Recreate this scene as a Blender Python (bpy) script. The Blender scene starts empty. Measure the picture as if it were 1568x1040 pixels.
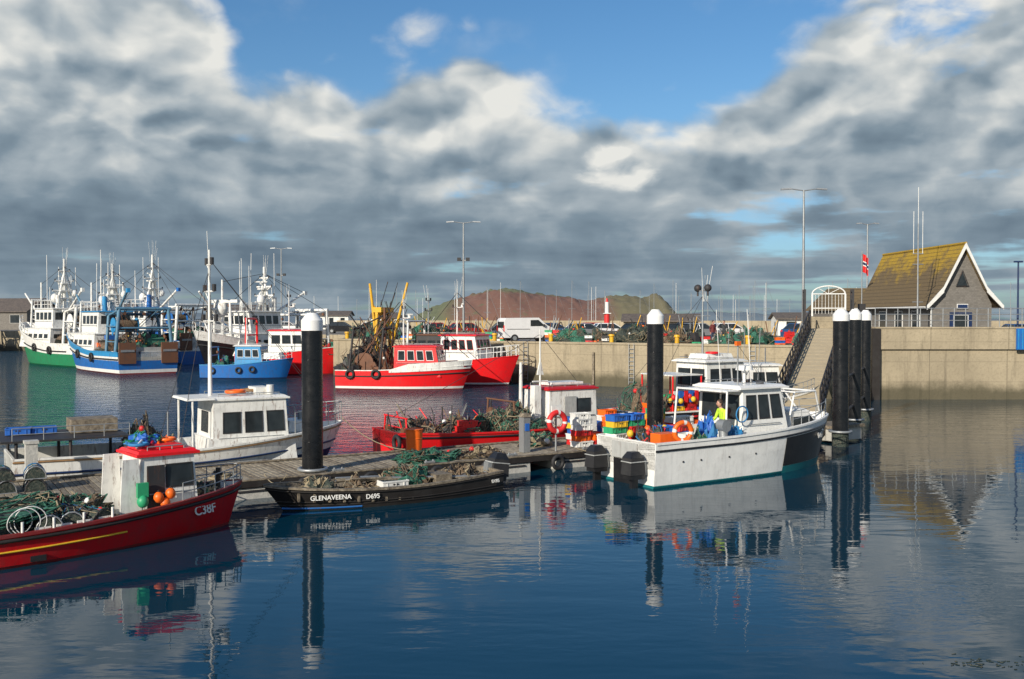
import bpy, bmesh, math, random
from mathutils import Vector, Matrix, noise
R = random.Random(7)
rad = math.radians
scene = bpy.context.scene

# ------------------------------------------------------------------ materials
MATS = {}
def newmat(name):
    m = bpy.data.materials.new(name); m.use_nodes = True
    nt = m.node_tree; b = nt.nodes['Principled BSDF']
    return m, nt, b
def mathn(nt, op, a, b=None, c=None, clamp=False):
    n = nt.nodes.new('ShaderNodeMath'); n.operation = op; n.use_clamp = clamp
    for i, v in enumerate((a, b, c)):
        if v is None: continue
        if isinstance(v, (int, float)): n.inputs[i].default_value = v
        else: nt.links.new(v, n.inputs[i])
    return n.outputs[0]
def noisen(nt, vec, scale, detail=4, rough=.55, dist=0):
    n = nt.nodes.new('ShaderNodeTexNoise'); n.inputs['Scale'].default_value = scale
    n.inputs['Detail'].default_value = detail; n.inputs['Roughness'].default_value = rough
    n.inputs['Distortion'].default_value = dist
    if vec is not None: nt.links.new(vec, n.inputs['Vector'])
    return n.outputs['Fac']
def mapn(nt, vec, scale=(1, 1, 1), loc=(0, 0, 0), rot=(0, 0, 0)):
    n = nt.nodes.new('ShaderNodeMapping'); n.inputs['Scale'].default_value = scale
    n.inputs['Location'].default_value = loc; n.inputs['Rotation'].default_value = rot
    nt.links.new(vec, n.inputs['Vector']); return n.outputs[0]
def mixc(nt, fac, a, b, mode='MIX'):
    n = nt.nodes.new('ShaderNodeMix'); n.data_type = 'RGBA'; n.blend_type = mode
    def s(i, v):
        if isinstance(v, (int, float)): n.inputs[i].default_value = v
        elif isinstance(v, tuple): n.inputs[i].default_value = (*v[:3], 1)
        else: nt.links.new(v, n.inputs[i])
    s(0, fac); s(6, a); s(7, b); return n.outputs[2]
def sstep(nt, x, lo, hi):
    n = nt.nodes.new('ShaderNodeMapRange'); n.interpolation_type = 'SMOOTHSTEP'
    nt.links.new(x, n.inputs[0]); n.inputs[1].default_value = lo; n.inputs[2].default_value = hi
    return n.outputs[0]
def objco(nt):
    return nt.nodes.new('ShaderNodeTexCoord').outputs['Object']
def bump(nt, b, h, strength=.3, dist=.02):
    n = nt.nodes.new('ShaderNodeBump'); n.inputs['Strength'].default_value = strength
    n.inputs['Distance'].default_value = dist
    nt.links.new(h, n.inputs['Height']); nt.links.new(n.outputs[0], b.inputs['Normal'])

def paint(name, col, rough=.42, grime=.45, rust=0.0, metal=0):
    if name in MATS: return MATS[name]
    m, nt, b = newmat(name); co = objco(nt)
    n1 = noisen(nt, co, 2.2, 5, .65)
    n2 = noisen(nt, mapn(nt, co, (6, 6, .6)), 1.6, 4, .6)
    g = mathn(nt, 'MULTIPLY', sstep(nt, n1, .42, .75), grime)
    g2 = mathn(nt, 'MULTIPLY', sstep(nt, n2, .5, .72), grime * .9)
    dirt = tuple(c * .38 + .035 for c in col)
    c1 = mixc(nt, g, col, dirt)
    c2 = mixc(nt, g2, c1, tuple(c * .5 + .02 for c in col))
    if rust > 0:
        n3 = noisen(nt, mapn(nt, co, (4, 4, .8), (4, 2, 1)), 2.3, 6, .7)
        c2 = mixc(nt, mathn(nt, 'MULTIPLY', sstep(nt, n3, .55, .66), rust), c2, (.16, .06, .025))
    nt.links.new(c2, b.inputs['Base Color'])
    r = mathn(nt, 'ADD', mathn(nt, 'MULTIPLY', n1, .35), rough - .15)
    nt.links.new(r, b.inputs['Roughness']); b.inputs['Metallic'].default_value = metal
    bump(nt, b, n1, .3, .03)
    MATS[name] = m; return m
def glass(name='window_glass'):
    if name in MATS: return MATS[name]
    m, nt, b = newmat(name); co = objco(nt)
    n = noisen(nt, co, 3, 2)
    nt.links.new(mixc(nt, n, (.008, .011, .014), (.045, .055, .06)), b.inputs['Base Color'])
    b.inputs['Roughness'].default_value = .06
    MATS[name] = m; return m
def speck(name, cols, scale=12, rough=.85, bs=.8):
    if name in MATS: return MATS[name]
    m, nt, b = newmat(name); co = objco(nt)
    n = noisen(nt, co, scale, 5, .75)
    r = nt.nodes.new('ShaderNodeValToRGB'); nt.links.new(n, r.inputs[0])
    r.color_ramp.elements[0].position = .36; r.color_ramp.elements[1].position = .64
    r.color_ramp.elements[0].color = (*cols[0], 1); r.color_ramp.elements[1].color = (*cols[-1], 1)
    for i, c in enumerate(cols[1:-1]):
        e = r.color_ramp.elements.new(.36 + .28 * (i + 1) / (len(cols) - 1)); e.color = (*c, 1)
    nt.links.new(r.outputs[0], b.inputs['Base Color']); b.inputs['Roughness'].default_value = rough
    bump(nt, b, n, bs, .05)
    MATS[name] = m; return m

WHITE = paint('white_paint', (.84, .84, .80), .35, .40, .55)
WHITE2 = paint('white_gelcoat', (.86, .86, .83), .28, .24, .14)
RED = paint('red_paint', (.55, .008, .012), .38, .42, .2)
REDB = paint('bright_red_paint', (.80, .012, .016), .34, .3, .2)
DRED = paint('dark_red_paint', (.25, .02, .02), .5, .5, .3)
BLUE = paint('blue_paint', (.012, .14, .46), .4, .4, .35)
SKYB = paint('light_blue_paint', (.03, .28, .58), .4, .45, .4)
MUTB = paint('weathered_blue_steel', (.10, .24, .36), .5, .5, .6)
NAVY = paint('navy_paint', (.01, .03, .10), .4, .3, .1)
GREEN = paint('green_paint', (.015, .22, .09), .4, .45, .4)
TEAL = paint('teal_antifoul', (.01, .17, .19), .5, .4)
BLACK = paint('black_paint', (.014, .014, .016), .3, .3)
TARB = paint('tarred_wood', (.022, .018, .016), .55, .5)
YEL = paint('yellow_paint', (.75, .42, .02), .4, .4, .3)
ORANGE = paint('orange_plastic', (.88, .15, .012), .4, .2)
GREY = paint('galvanised_steel', (.36, .38, .39), .45, .4, .25, .5)
LGREY = paint('light_grey_deck', (.42, .43, .42), .6, .5, .2)
RUST = paint('rusty_steel', (.17, .075, .04), .7, .6, .6)
DARK = paint('dark_gear', (.03, .03, .033), .6, .5, .4)
TAN = paint('varnished_tan', (.34, .2, .09), .5, .5)
WOOD = speck('weathered_wood', [(.08, .065, .05), (.2, .165, .12), (.32, .27, .2)], 6, .8, .5)
PLANK = speck('pontoon_deck', [(.15, .13, .1), (.28, .24, .18), (.42, .37, .28)], 5, .8, .3)
ROPE = speck('rope_fibre', [(.25, .2, .12), (.45, .38, .26)], 30)
BROPE = paint('blue_rope', (.03, .2, .45), .7, .3)
NETG = speck('green_trawl_net', [(.01, .05, .035), (.03, .15, .10), (.09, .23, .17)], 14)
NETD = speck('dark_pot_netting', [(.012, .016, .015), (.04, .06, .05), (.14, .12, .09)], 16)
NETB = speck('brown_net', [(.05, .035, .02), (.16, .11, .07), (.25, .2, .14)], 14)
RUB = paint('rubber_black', (.02, .02, .022), .65, .4)
GLASS = glass()
FBLUE = paint('blue_crate_plastic', (.02, .13, .5), .45, .3)
FRED = paint('red_crate_plastic', (.68, .025, .025), .45, .3)
FGRN = paint('green_crate_plastic', (.03, .36, .16), .45, .3)
FYEL = paint('yellow_crate_plastic', (.8, .5, .03), .45, .3)
FWHT = paint('white_plastic', (.78, .78, .75), .45, .25)
HIVIS = paint('hi_vis_fabric', (.55, .85, .05), .7, .15)
SKIN = paint('skin', (.5, .28, .2), .5, .1)
HAIR = paint('hair', (.05, .03, .02), .6, .1)
JEAN = paint('denim', (.03, .05, .1), .8, .3)
COAT = paint('dark_coat', (.03, .035, .04), .8, .3)
RCOAT = paint('maroon_coat', (.16, .03, .03), .8, .3)

def concrete(name, col, stain=True):
    m, nt, b = newmat(name)
    g = nt.nodes.new('ShaderNodeNewGeometry').outputs['Position']
    sep = nt.nodes.new('ShaderNodeSeparateXYZ'); nt.links.new(g, sep.inputs[0])
    n1 = noisen(nt, g, .35, 7, .65); n2 = noisen(nt, g, 6, 5, .7)
    c = mixc(nt, n1, tuple(x * .55 for x in col), tuple(min(1, x * 1.45) for x in col))
    c = mixc(nt, mathn(nt, 'MULTIPLY', sstep(nt, n2, .45, .75), .5), c, tuple(x * .5 for x in col))
    if stain:
        st = noisen(nt, mapn(nt, g, (1.6, 1.6, .12)), 1.2, 5, .7)
        c = mixc(nt, mathn(nt, 'MULTIPLY', sstep(nt, st, .5, .7), .55), c, tuple(x * .38 for x in col))
        zz = mathn(nt, 'PINGPONG', mathn(nt, 'ADD', sep.outputs[2], .15), .62)
        j1 = mathn(nt, 'LESS_THAN', zz, .018)
        xx = mathn(nt, 'PINGPONG', mathn(nt, 'ADD', sep.outputs[0], 3.0), 2.4)
        j2 = mathn(nt, 'LESS_THAN', xx, .03)
        jj = mathn(nt, 'MAXIMUM', mathn(nt, 'MULTIPLY', j1, .35), mathn(nt, 'MULTIPLY', j2, .5))
        c = mixc(nt, jj, c, tuple(x * .3 for x in col))
        zn = mathn(nt, 'ADD', sep.outputs[2], mathn(nt, 'MULTIPLY', mathn(nt, 'SUBTRACT', n1, .5), 1.6))
        wetn = nt.nodes.new('ShaderNodeMapRange'); wetn.interpolation_type = 'SMOOTHSTEP'
        nt.links.new(zn, wetn.inputs[0]); wetn.inputs[1].default_value = .45; wetn.inputs[2].default_value = 1.2
        wetn.inputs[3].default_value = .8; wetn.inputs[4].default_value = 0
        c = mixc(nt, wetn.outputs[0], c, (.045, .042, .022))
    nt.links.new(c, b.inputs['Base Color']); b.inputs['Roughness'].default_value = .85
    bump(nt, b, n2, .6, .04)
    MATS[name] = m; return m
CONC = concrete('harbour_concrete', (.38, .32, .22))
CONCF = concrete('float_concrete', (.50, .49, .45), False)
QTOP = concrete('quay_surface', (.24, .22, .19), False)
def stone(name, col):
    m, nt, b = newmat(name); co = objco(nt)
    br = nt.nodes.new('ShaderNodeTexBrick')
    nt.links.new(mapn(nt, co, (1, 1, 1), rot=(rad(90), 0, 0)), br.inputs['Vector'])
    br.inputs['Scale'].default_value = 2.2
    br.inputs['Color1'].default_value = (*[c * 1.1 for c in col], 1); br.inputs['Color2'].default_value = (*[c * .8 for c in col], 1)
    br.inputs['Mortar'].default_value = (*[c * .75 for c in col], 1)
    n = noisen(nt, co, 3, 5)
    nt.links.new(mixc(nt, mathn(nt, 'MULTIPLY', n, .5), br.outputs[0], tuple(c * .5 for c in col)), b.inputs['Base Color'])
    b.inputs['Roughness'].default_value = .9
    bump(nt, b, n, .5, .05); MATS[name] = m; return m
STONE = stone('grey_stone', (.22, .205, .185))
def roofmat():
    m, nt, b = newmat('mossy_slate'); co = objco(nt)
    sep = nt.nodes.new('ShaderNodeSeparateXYZ'); nt.links.new(co, sep.inputs[0])
    n1 = noisen(nt, co, .9, 6, .7); n2 = noisen(nt, co, 7, 5, .7)
    row = mathn(nt, 'LESS_THAN', mathn(nt, 'PINGPONG', sep.outputs[2], .14), .022)
    c = mixc(nt, n2, (.09, .065, .035), (.20, .145, .075))
    hz = mathn(nt, 'ADD', mathn(nt, 'MULTIPLY', sep.outputs[2], .13), n1)
    moss = mathn(nt, 'MULTIPLY', sstep(nt, hz, 1.12, 1.42), mathn(nt, 'ADD', n2, .35))
    c = mixc(nt, moss, c, (.42, .27, .02))
    c = mixc(nt, mathn(nt, 'MULTIPLY', row, .6), c, (.04, .03, .02))
    nt.links.new(c, b.inputs['Base Color']); b.inputs['Roughness'].default_value = .9
    bump(nt, b, n2, .7, .05); return m
ROOF = roofmat()
PROOF = speck('slate_roof', [(.08, .07, .065), (.16, .13, .11)], 3)

# ------------------------------------------------------------------ mesh builder
class MB:
    def __init__(s): s.v = []; s.f = []; s.m = []; s.sm = []; s.mats = []
    def mi(s, mat):
        if mat not in s.mats: s.mats.append(mat)
        return s.mats.index(mat)
    def add(s, vs, fs, mat, smooth=False):
        o = len(s.v); s.v += [tuple(v) for v in vs]; k = s.mi(mat)
        for f in fs: s.f.append(tuple(i + o for i in f)); s.m.append(k); s.sm.append(smooth)
    def box(s, c, d, mat, rz=0, top=(1, 1), rot=None):
        hx, hy, hz = d[0] / 2, d[1] / 2, d[2] / 2
        vs = []
        for z, k in ((-hz, (1, 1)), (hz, top)):
            for x, y in ((-hx, -hy), (hx, -hy), (hx, hy), (-hx, hy)): vs.append(Vector((x * k[0], y * k[1], z)))
        M = rot if rot is not None else Matrix.Rotation(rz, 3, 'Z')
        vs = [M @ v + Vector(c) for v in vs]
        s.add(vs, [(3, 2, 1, 0), (4, 5, 6, 7), (0, 1, 5, 4), (1, 2, 6, 5), (2, 3, 7, 6), (3, 0, 4, 7)], mat)
    def cyl(s, a, b, r, mat, r2=None, n=8, cap=True):
        a = Vector(a); b = Vector(b); r2 = r if r2 is None else r2
        d = (b - a)
        if d.length < 1e-5: return
        q = d.to_track_quat('Z', 'Y'); vs = []
        for p, rr in ((a, r), (b, r2)):
            for i in range(n):
                an = 2 * math.pi * i / n; vs.append(p + q @ Vector((rr * math.cos(an), rr * math.sin(an), 0)))
        s.add(vs, [(i, (i + 1) % n, n + (i + 1) % n, n + i) for i in range(n)], mat, True)
        if cap: s.add(vs, [tuple(range(n - 1, -1, -1)), tuple(range(n, 2 * n))], mat)
    def tube(s, pts, r, mat, n=6):
        for a, b in zip(pts[:-1], pts[1:]): s.cyl(a, b, r, mat, n=n)
    def sph(s, c, r, mat, n=10, sc=(1, 1, 1)):
        vs = []; fs = []; m = n // 2 + 1
        for j in range(m + 1):
            ph = math.pi * j / m
            for i in range(n):
                th = 2 * math.pi * i / n
                vs.append((c[0] + r * sc[0] * math.sin(ph) * math.cos(th), c[1] + r * sc[1] * math.sin(ph) * math.sin(th), c[2] + r * sc[2] * math.cos(ph)))
        for j in range(m):
            for i in range(n): fs.append((j * n + i, (j + 1) * n + i, (j + 1) * n + (i + 1) % n, j * n + (i + 1) % n))
        s.add(vs, fs, mat, True)
    def torus(s, c, R_, r, mat, axis=(0, 0, 1), n=16, m=7, alt=None):
        q = Vector(axis).to_track_quat('Z', 'Y'); vs = []
        for i in range(n):
            a = 2 * math.pi * i / n
            for j in range(m):
                b = 2 * math.pi * j / m
                vs.append(Vector(c) + q @ Vector(((R_ + r * math.cos(b)) * math.cos(a), (R_ + r * math.cos(b)) * math.sin(a), r * math.sin(b))))
        o = len(s.v); s.v += [tuple(v) for v in vs]
        for i in range(n):
            mt = alt if (alt and (i % (n // 4)) == 0) else mat
            k = s.mi(mt)
            for j in range(m):
                s.f.append((o + i * m + j, o + ((i + 1) % n) * m + j, o + ((i + 1) % n) * m + (j + 1) % m, o + i * m + (j + 1) % m)); s.m.append(k); s.sm.append(True)
    def prism(s, prof, y0, y1, mat, inset=None):
        n = len(prof)
        vs = [(p[0], y0, p[1]) for p in prof] + [(p[0], y1, p[1]) for p in prof]
        fs = [tuple(range(n)), tuple(range(2 * n - 1, n - 1, -1))] + [(i, n + i, n + (i + 1) % n, (i + 1) % n) for i in range(n)]
        s.add(vs, fs, mat)
    def window(s, quad, u0, u1, v0, v1, frame, gl=None, fw=.035, pr=.02):
        a, b, c, d = [Vector(p) for p in quad]
        def P(u, v): return (a * (1 - u) + b * u) * (1 - v) + (d * (1 - u) + c * u) * v
        nrm = (b - a).cross(d - a).normalized()
        p = [P(u0, v0), P(u1, v0), P(u1, v1), P(u0, v1)]
        cc = sum(p, Vector()) / 4
        g = [x + nrm * pr * .45 for x in p]
        s.add(g, [(0, 1, 2, 3)], gl or GLASS)
        for i in range(4):
            x, y = p[i], p[(i + 1) % 4]
            ix = x + (cc - x).normalized() * fw; iy = y + (cc - y).normalized() * fw
            ox = x - (cc - x).normalized() * fw * .4; oy = y - (cc - y).normalized() * fw * .4
            q = [ox, oy, oy + nrm * pr, ox + nrm * pr, ix, iy, iy + nrm * pr, ix + nrm * pr]
            s.add(q, [(0, 1, 2, 3), (3, 2, 6, 7), (4, 7, 6, 5)], frame)
    def build(s, name, loc=(0, 0, 0), rz=0, bevel=0, parent=None):
        me = bpy.data.meshes.new(name); me.from_pydata(s.v, [], s.f)
        for m in s.mats: me.materials.append(m)
        for p, k, sm in zip(me.polygons, s.m, s.sm): p.material_index = k; p.use_smooth = sm
        me.update()
        o = bpy.data.objects.new(name, me); scene.collection.objects.link(o)
        o.location = loc; o.rotation_euler = (0, 0, rz)
        if bevel:
            b = o.modifiers.new('bevel', 'BEVEL'); b.width = bevel; b.segments = 2; b.limit_method = 'ANGLE'; b.angle_limit = rad(50)
            b.harden_normals = False
        if parent: o.parent = parent
        return o

# ------------------------------------------------------------------ boat parts
def hull(mb, L, B, sheer, levels, mats, deckmat=LGREY, cap=WHITE, transom=.85, bul=.4, rake=.5, fl=.45, peak=.45, N=26, inner=None, rub=None, q=.62):
    def shape(t):
        if t < peak: return transom + (1 - transom) * math.sin(math.pi / 2 * t / peak)
        k = (t - peak) / (1 - peak); return max(.012, (1 - k ** 2.1) ** q)
    def pt(t, f, sg=-1, off=0):
        sh = sheer(t); z = f * sh
        return zpt(t, z, sg, off)
    def zpt(t, z, sg=-1, off=0):
        sh = sheer(t); bd = B / 2 * shape(t); bw = bd * (.93 - fl * t ** 3)
        f = max(0, min(1, z / sh))
        h = bw + (bd - bw) * f ** .9 if z >= 0 else bw * (1 + z * .5)
        s = t * L - (1 - max(-.3, z / sh)) * rake * t ** 4
        return Vector((s, sg * max(.008, h + off), z))
    nl = len(levels)
    for sg in (-1, 1):
        for j in range(nl - 1):
            vs = []
            for i in range(N + 1):
                t = i / N; sh = sheer(t)
                for lv in (levels[j], levels[j + 1]):
                    z = lv[1] if lv[0] == 'a' else lv[1] * sh
                    vs.append(zpt(t, z, sg))
            mb.add(vs, [(2 * i, 2 * i + 1, 2 * i + 3, 2 * i + 2) if sg > 0 else (2 * i, 2 * i + 2, 2 * i + 3, 2 * i + 1) for i in range(N)], mats[j], True)
    inm = inner or cap
    for sg in (-1, 1):
        vs = []
        for i in range(N + 1):
            t = i / N; sh = sheer(t)
            o = zpt(t, sh, sg, .03); inn = zpt(t, sh, sg, -.09)
            dk = zpt(t, sh - bul, sg, -.09)
            vs += [o - Vector((0, 0, .03)), o + Vector((0, 0, .03)), inn + Vector((0, 0, .03)), inn, dk]
        f1 = []; f2 = []
        for i in range(N):
            for k in range(3): f1.append((5 * i + k, 5 * i + 5 + k, 5 * i + 6 + k, 5 * i + 1 + k))
            f2.append((5 * i + 3, 5 * i + 8, 5 * i + 9, 5 * i + 4))
        mb.add(vs, f1, cap); mb.add(vs, f2, inm)
        if rub:
            for fr, mt, rr in rub:
                mb.tube([pt(i / N, fr, sg, .01) for i in range(N + 1)], rr, mt, 6)
    vs = []
    for i in range(N + 1):
        t = i / N; sh = sheer(t)
        vs += [zpt(t, sh - bul, -1, -.085), zpt(t, sh - bul, 1, -.085)]
    mb.add(vs, [(2 * i, 2 * i + 2, 2 * i + 3, 2 * i + 1) for i in range(N)], deckmat)
    for j in range(nl - 1):
        zs = [lv[1] if lv[0] == 'a' else lv[1] * sheer(0) for lv in (levels[j], levels[j + 1])]
        a, b = zpt(0, zs[0], -1), zpt(0, zs[1], -1); c, d = zpt(0, zs[1], 1), zpt(0, zs[0], 1)
        mb.add([a, b, c, d], [(0, 1, 2, 3)], mats[j])
    tp = zpt(0, sheer(0), -1)
    mb.box((.04, 0, sheer(0) - bul / 2), (.08, -2 * tp.y - .1, bul + .05), inm)
    return pt
def house(mb, s0, s1, w, z0, z1, mat, roof=None, rake=.25, arake=.05, sidew=3, frontw=3, aftw=1, v=(.45, .85), over=.15, taper=.93, y=0, frame=None, fover=None, gl=None, su=(.06, .94)):
    frame = frame or RUB; roof = roof or mat; h = w / 2; ht = h * taper
    A = [Vector((s0, y - h, z0)), Vector((s1, y - h, z0)), Vector((s1, y + h, z0)), Vector((s0, y + h, z0))]
    T = [Vector((s0 + arake, y - ht, z1)), Vector((s1 - rake, y - ht, z1)), Vector((s1 - rake, y + ht, z1)), Vector((s0 + arake, y + ht, z1))]
    mb.add(A + T, [(0, 1, 5, 4), (1, 2, 6, 5), (2, 3, 7, 6), (3, 0, 4, 7), (4, 5, 6, 7)], mat)
    q = {'R': (A[0], A[1], T[1], T[0]), 'F': (A[1], A[2], T[2], T[1]), 'L': (A[2], A[3], T[3], T[2]), 'A': (A[3], A[0], T[0], T[3])}
    for k, n in (('R', sidew), ('L', sidew), ('F', frontw), ('A', aftw)):
        a0, a1 = su if k in 'RL' else (.05, .95)
        for i in range(n):
            u0 = a0 + (a1 - a0) * i / n + .03; u1 = a0 + (a1 - a0) * (i + 1) / n - .03
            if k == 'A' and n == 1: u0, u1 = .3, .7
            mb.window(q[k], u0, u1, v[0], v[1], frame, gl)
    fo = over if fover is None else fover
    x0 = s0 + arake - over; x1 = s1 - rake + fo
    mb.box(((x0 + x1) / 2, y, z1 + .03), (x1 - x0, 2 * ht + 2 * over * .6, .06), roof)
    mb.box(((x0 + x1) / 2, y, z1 + .09), (x1 - x0 - .08, 2 * ht + 2 * over * .6 - .08, .06), roof, top=(.93, .85))
    for sg in (-1, 1):
        yy = y + sg * (ht - .12)
        mb.cyl((x0 + .3, yy, z1 + .2), (x1 - .3, yy, z1 + .2), .015, GREY, n=5)
        k = 4
        for i in range(k): xx = x0 + .3 + i * (x1 - x0 - .6) / (k - 1); mb.cyl((xx, yy, z1 + .09), (xx, yy, z1 + .2), .013, GREY, n=4)
        zz = z0 + (z1 - z0) * (v[0] - .08); mb.cyl((s0 + .2, y + sg * (h + .03), zz), (s1 - rake - .1, y + sg * (h + .03), zz), .018, GREY, n=5)
def rail(mb, pts, h, mat=GREY, r=.018, mid=1):
    for p in pts: mb.cyl(p, Vector(p) + Vector((0, 0, h)), r, mat, n=5)
    for k in range(mid + 1):
        hh = h * (k + 1) / (mid + 1)
        mb.tube([Vector(p) + Vector((0, 0, hh)) for p in pts], r, mat, 5)
def mast(mb, p, h, r, mat=WHITE, arms=((.7, .8), (.85, .5)), lights=True, radar=False, whips=2):
    p = Vector(p); mb.cyl(p, p + Vector((0, 0, h)), r, mat, r * .55)
    for f, w in arms:
        mb.cyl(p + Vector((0, -w, h * f)), p + Vector((0, w, h * f)), r * .45, mat, n=6)
        if lights:
            for sg in (-1, 1): mb.cyl(p + Vector((0, sg * w, h * f)), p + Vector((0, sg * w, h * f + .22)), .07, DARK, n=6)
        mb.cyl(p + Vector((0, 0, h * f - w * .6)), p + Vector((0, w * .9, h * f)), r * .3, mat, n=4)
    if radar:
        z = h * .6; mb.cyl(p + Vector((0, 0, z)), p + Vector((.45, 0, z)), .04, mat); mb.cyl(p + Vector((.45, 0, z)), p + Vector((.45, 0, z + .2)), .12, WHITE)
        mb.box(p + Vector((.45, 0, z + .26)), (.12, 1.3, .1), WHITE, rz=.5)
    for i in range(whips):
        x = R.uniform(-.3, .3); y = R.uniform(-.5, .5)
        mb.cyl(p + Vector((x * .3, y * .5, h * .8)), p + Vector((x, y, h * .8 + h * R.uniform(.3, .5))), .012, WHITE, n=4)
def line(mb, a, b, r=.012, mat=DARK, sag=0):
    a = Vector(a); b = Vector(b)
    if sag:
        pts = [a.lerp(b, i / 6) - Vector((0, 0, sag * 4 * (i / 6) * (1 - i / 6))) for i in range(7)]; mb.tube(pts, r, mat, 4)
    else: mb.cyl(a, b, r, mat, n=4, cap=False)
def crate(mb, c, mat, s=(.75, .45, .25), rz=0):
    M = Matrix.Rotation(rz, 3, 'Z'); c = Vector(c); t = .025
    mb.box(c + Vector((0, 0, t / 2)), (s[0] - .02, s[1] - .02, t), mat, rz)
    for dx, dy, sx, sy in ((0, -s[1] / 2, s[0], t), (0, s[1] / 2, s[0], t), (-s[0] / 2, 0, t, s[1] - t), (s[0] / 2, 0, t, s[1] - t)):
        mb.box(c + M @ Vector((dx, dy, s[2] / 2 + .002)), (sx, sy, s[2]), mat, rz)
    for sg in (-1, 1):
        mb.box(c + M @ Vector((0, sg * (s[1] / 2 + .015), s[2] - .02)), (s[0] + .03, .03, .04), mat, rz)
        for k in (-.33, 0, .33): mb.box(c + M @ Vector((k * s[0], sg * (s[1] / 2 + .018), s[2] * .45)), (.03, .02, s[2] * .7), mat, rz)
        mb.box(c + M @ Vector((0, sg * (s[1] / 2 + .02), s[2] * .62)), (s[0] * .22, .012, .04), DARK, rz)
def crates(mb, c, n, rz=0, cols=None, tall=3, s=(.62, .4, .2)):
    cols = cols or [FBLUE, FRED, FGRN, FYEL, FWHT, ORANGE, FRED, DARK, FWHT, FRED, FBLUE]; c = Vector(c)
    for i in range(n):
        for k in range(R.randint(1, tall)):
            sc = R.uniform(.85, 1.1)
            crate(mb, c + Vector((i * .68 * math.cos(rz), i * .68 * math.sin(rz) + R.uniform(-.05, .05), k * .195)), R.choice(cols), (s[0] * sc, s[1], s[2]), rz=rz + R.uniform(-.25, .25))
def buoy(mb, c, r, mat=ORANGE):
    mb.sph(c, r, mat, 12, (1, 1, 1.12)); mb.cyl((c[0], c[1], c[2] + r), (c[0], c[1], c[2] + r * 1.4), r * .2, RUB, n=6)
def heap(mb, c, d, mats, strands=40, floats=0, seed=0):
    n = 22; m = 8; vs = []; fs = []
    def sp(a, k, o=0):
        ph = k * math.pi / 2
        x = math.cos(a) * math.sin(ph); y = math.sin(a) * math.sin(ph); z = math.cos(ph)
        nn = noise.noise(Vector((x * 2.1 + seed, y * 2.1, z * 2 + c[0]))) * .5 + noise.noise(Vector((x * 6 + seed, y * 6, z * 6 + c[1]))) * .3
        kk = 1 + nn + o
        return Vector((c[0] + x * d[0] * kk, c[1] + y * d[1] * kk, c[2] + max(0, z * d[2] * (kk + nn))))
    for j in range(m + 1):
        for i in range(n): vs.append(sp(2 * math.pi * i / n, j / m))
    for j in range(m):
        for i in range(n): mb.add([vs[j * n + i], vs[(j + 1) * n + i], vs[(j + 1) * n + (i + 1) % n], vs[j * n + (i + 1) % n]], [(0, 1, 2, 3)], mats[0] if noise.noise(Vector((i * .35, j * .4, seed))) < .12 else mats[1 % len(mats)], False)
    for _ in range(strands):
        a = R.uniform(0, 6.28); k = R.uniform(.05, .85); pts = []
        for q_ in range(6):
            pts.append(sp(a, min(1, k), R.uniform(0, .16))); a += R.uniform(-.35, .35); k += R.uniform(-.18, .2); k = max(.02, k)
        mb.tube(pts, R.uniform(.008, .022), R.choice(mats), 4)
    for _ in range(floats):
        p = sp(R.uniform(0, 6.28), R.uniform(.1, .9), .05); mb.sph(p, R.uniform(.06, .11), R.choice([ORANGE, FYEL, FWHT, FRED]), 8)
def pot(mb, c, rz, s=.7, mat=NETD):
    M = Matrix.Rotation(rz, 3, 'Z'); c = Vector(c)
    rr = .26
    for x in (-s / 2, 0, s / 2):
        pts = [c + M @ Vector((x, rr * math.cos(a), rr * 1.25 * math.sin(a))) for a in [math.pi * i / 7 for i in range(8)]]
        mb.tube(pts + [pts[0]], .018, R.choice([DARK, BROPE, NETG, DARK, GREY]), 5)
    vs = []
    for x in (-s / 2, s / 2):
        for i in range(8): a = math.pi * i / 7; vs.append(c + M @ Vector((x, rr * .9 * math.cos(a), rr * 1.1 * math.sin(a))))
    mb.add(vs, [(i, i + 1, 9 + i, 8 + i) for i in range(7)] + [tuple(range(8)), tuple(range(8, 16))], mat)
    for i in range(8):
        a = math.pi * i / 7; mb.cyl(c + M @ Vector((-s / 2, rr * math.cos(a), rr * 1.25 * math.sin(a))), c + M @ Vector((s / 2, rr * math.cos(a), rr * 1.25 * math.sin(a))), .01, R.choice([DARK, NETG, ROPE]), n=4)
    for i in range(6):
        a = R.uniform(.2, 2.9); b = R.uniform(.2, 2.9); mb.cyl(c + M @ Vector((-s / 2, rr * math.cos(a), rr * 1.27 * math.sin(a))), c + M @ Vector((s / 2, rr * math.cos(b), rr * 1.27 * math.sin(b))), .007, R.choice([NETG, ROPE, BROPE]), n=3)
def tyre(mb, c, r=.3, axis=(0, 1, 0)): mb.torus(c, r, r * .33, RUB, axis, 16, 8)
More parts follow.
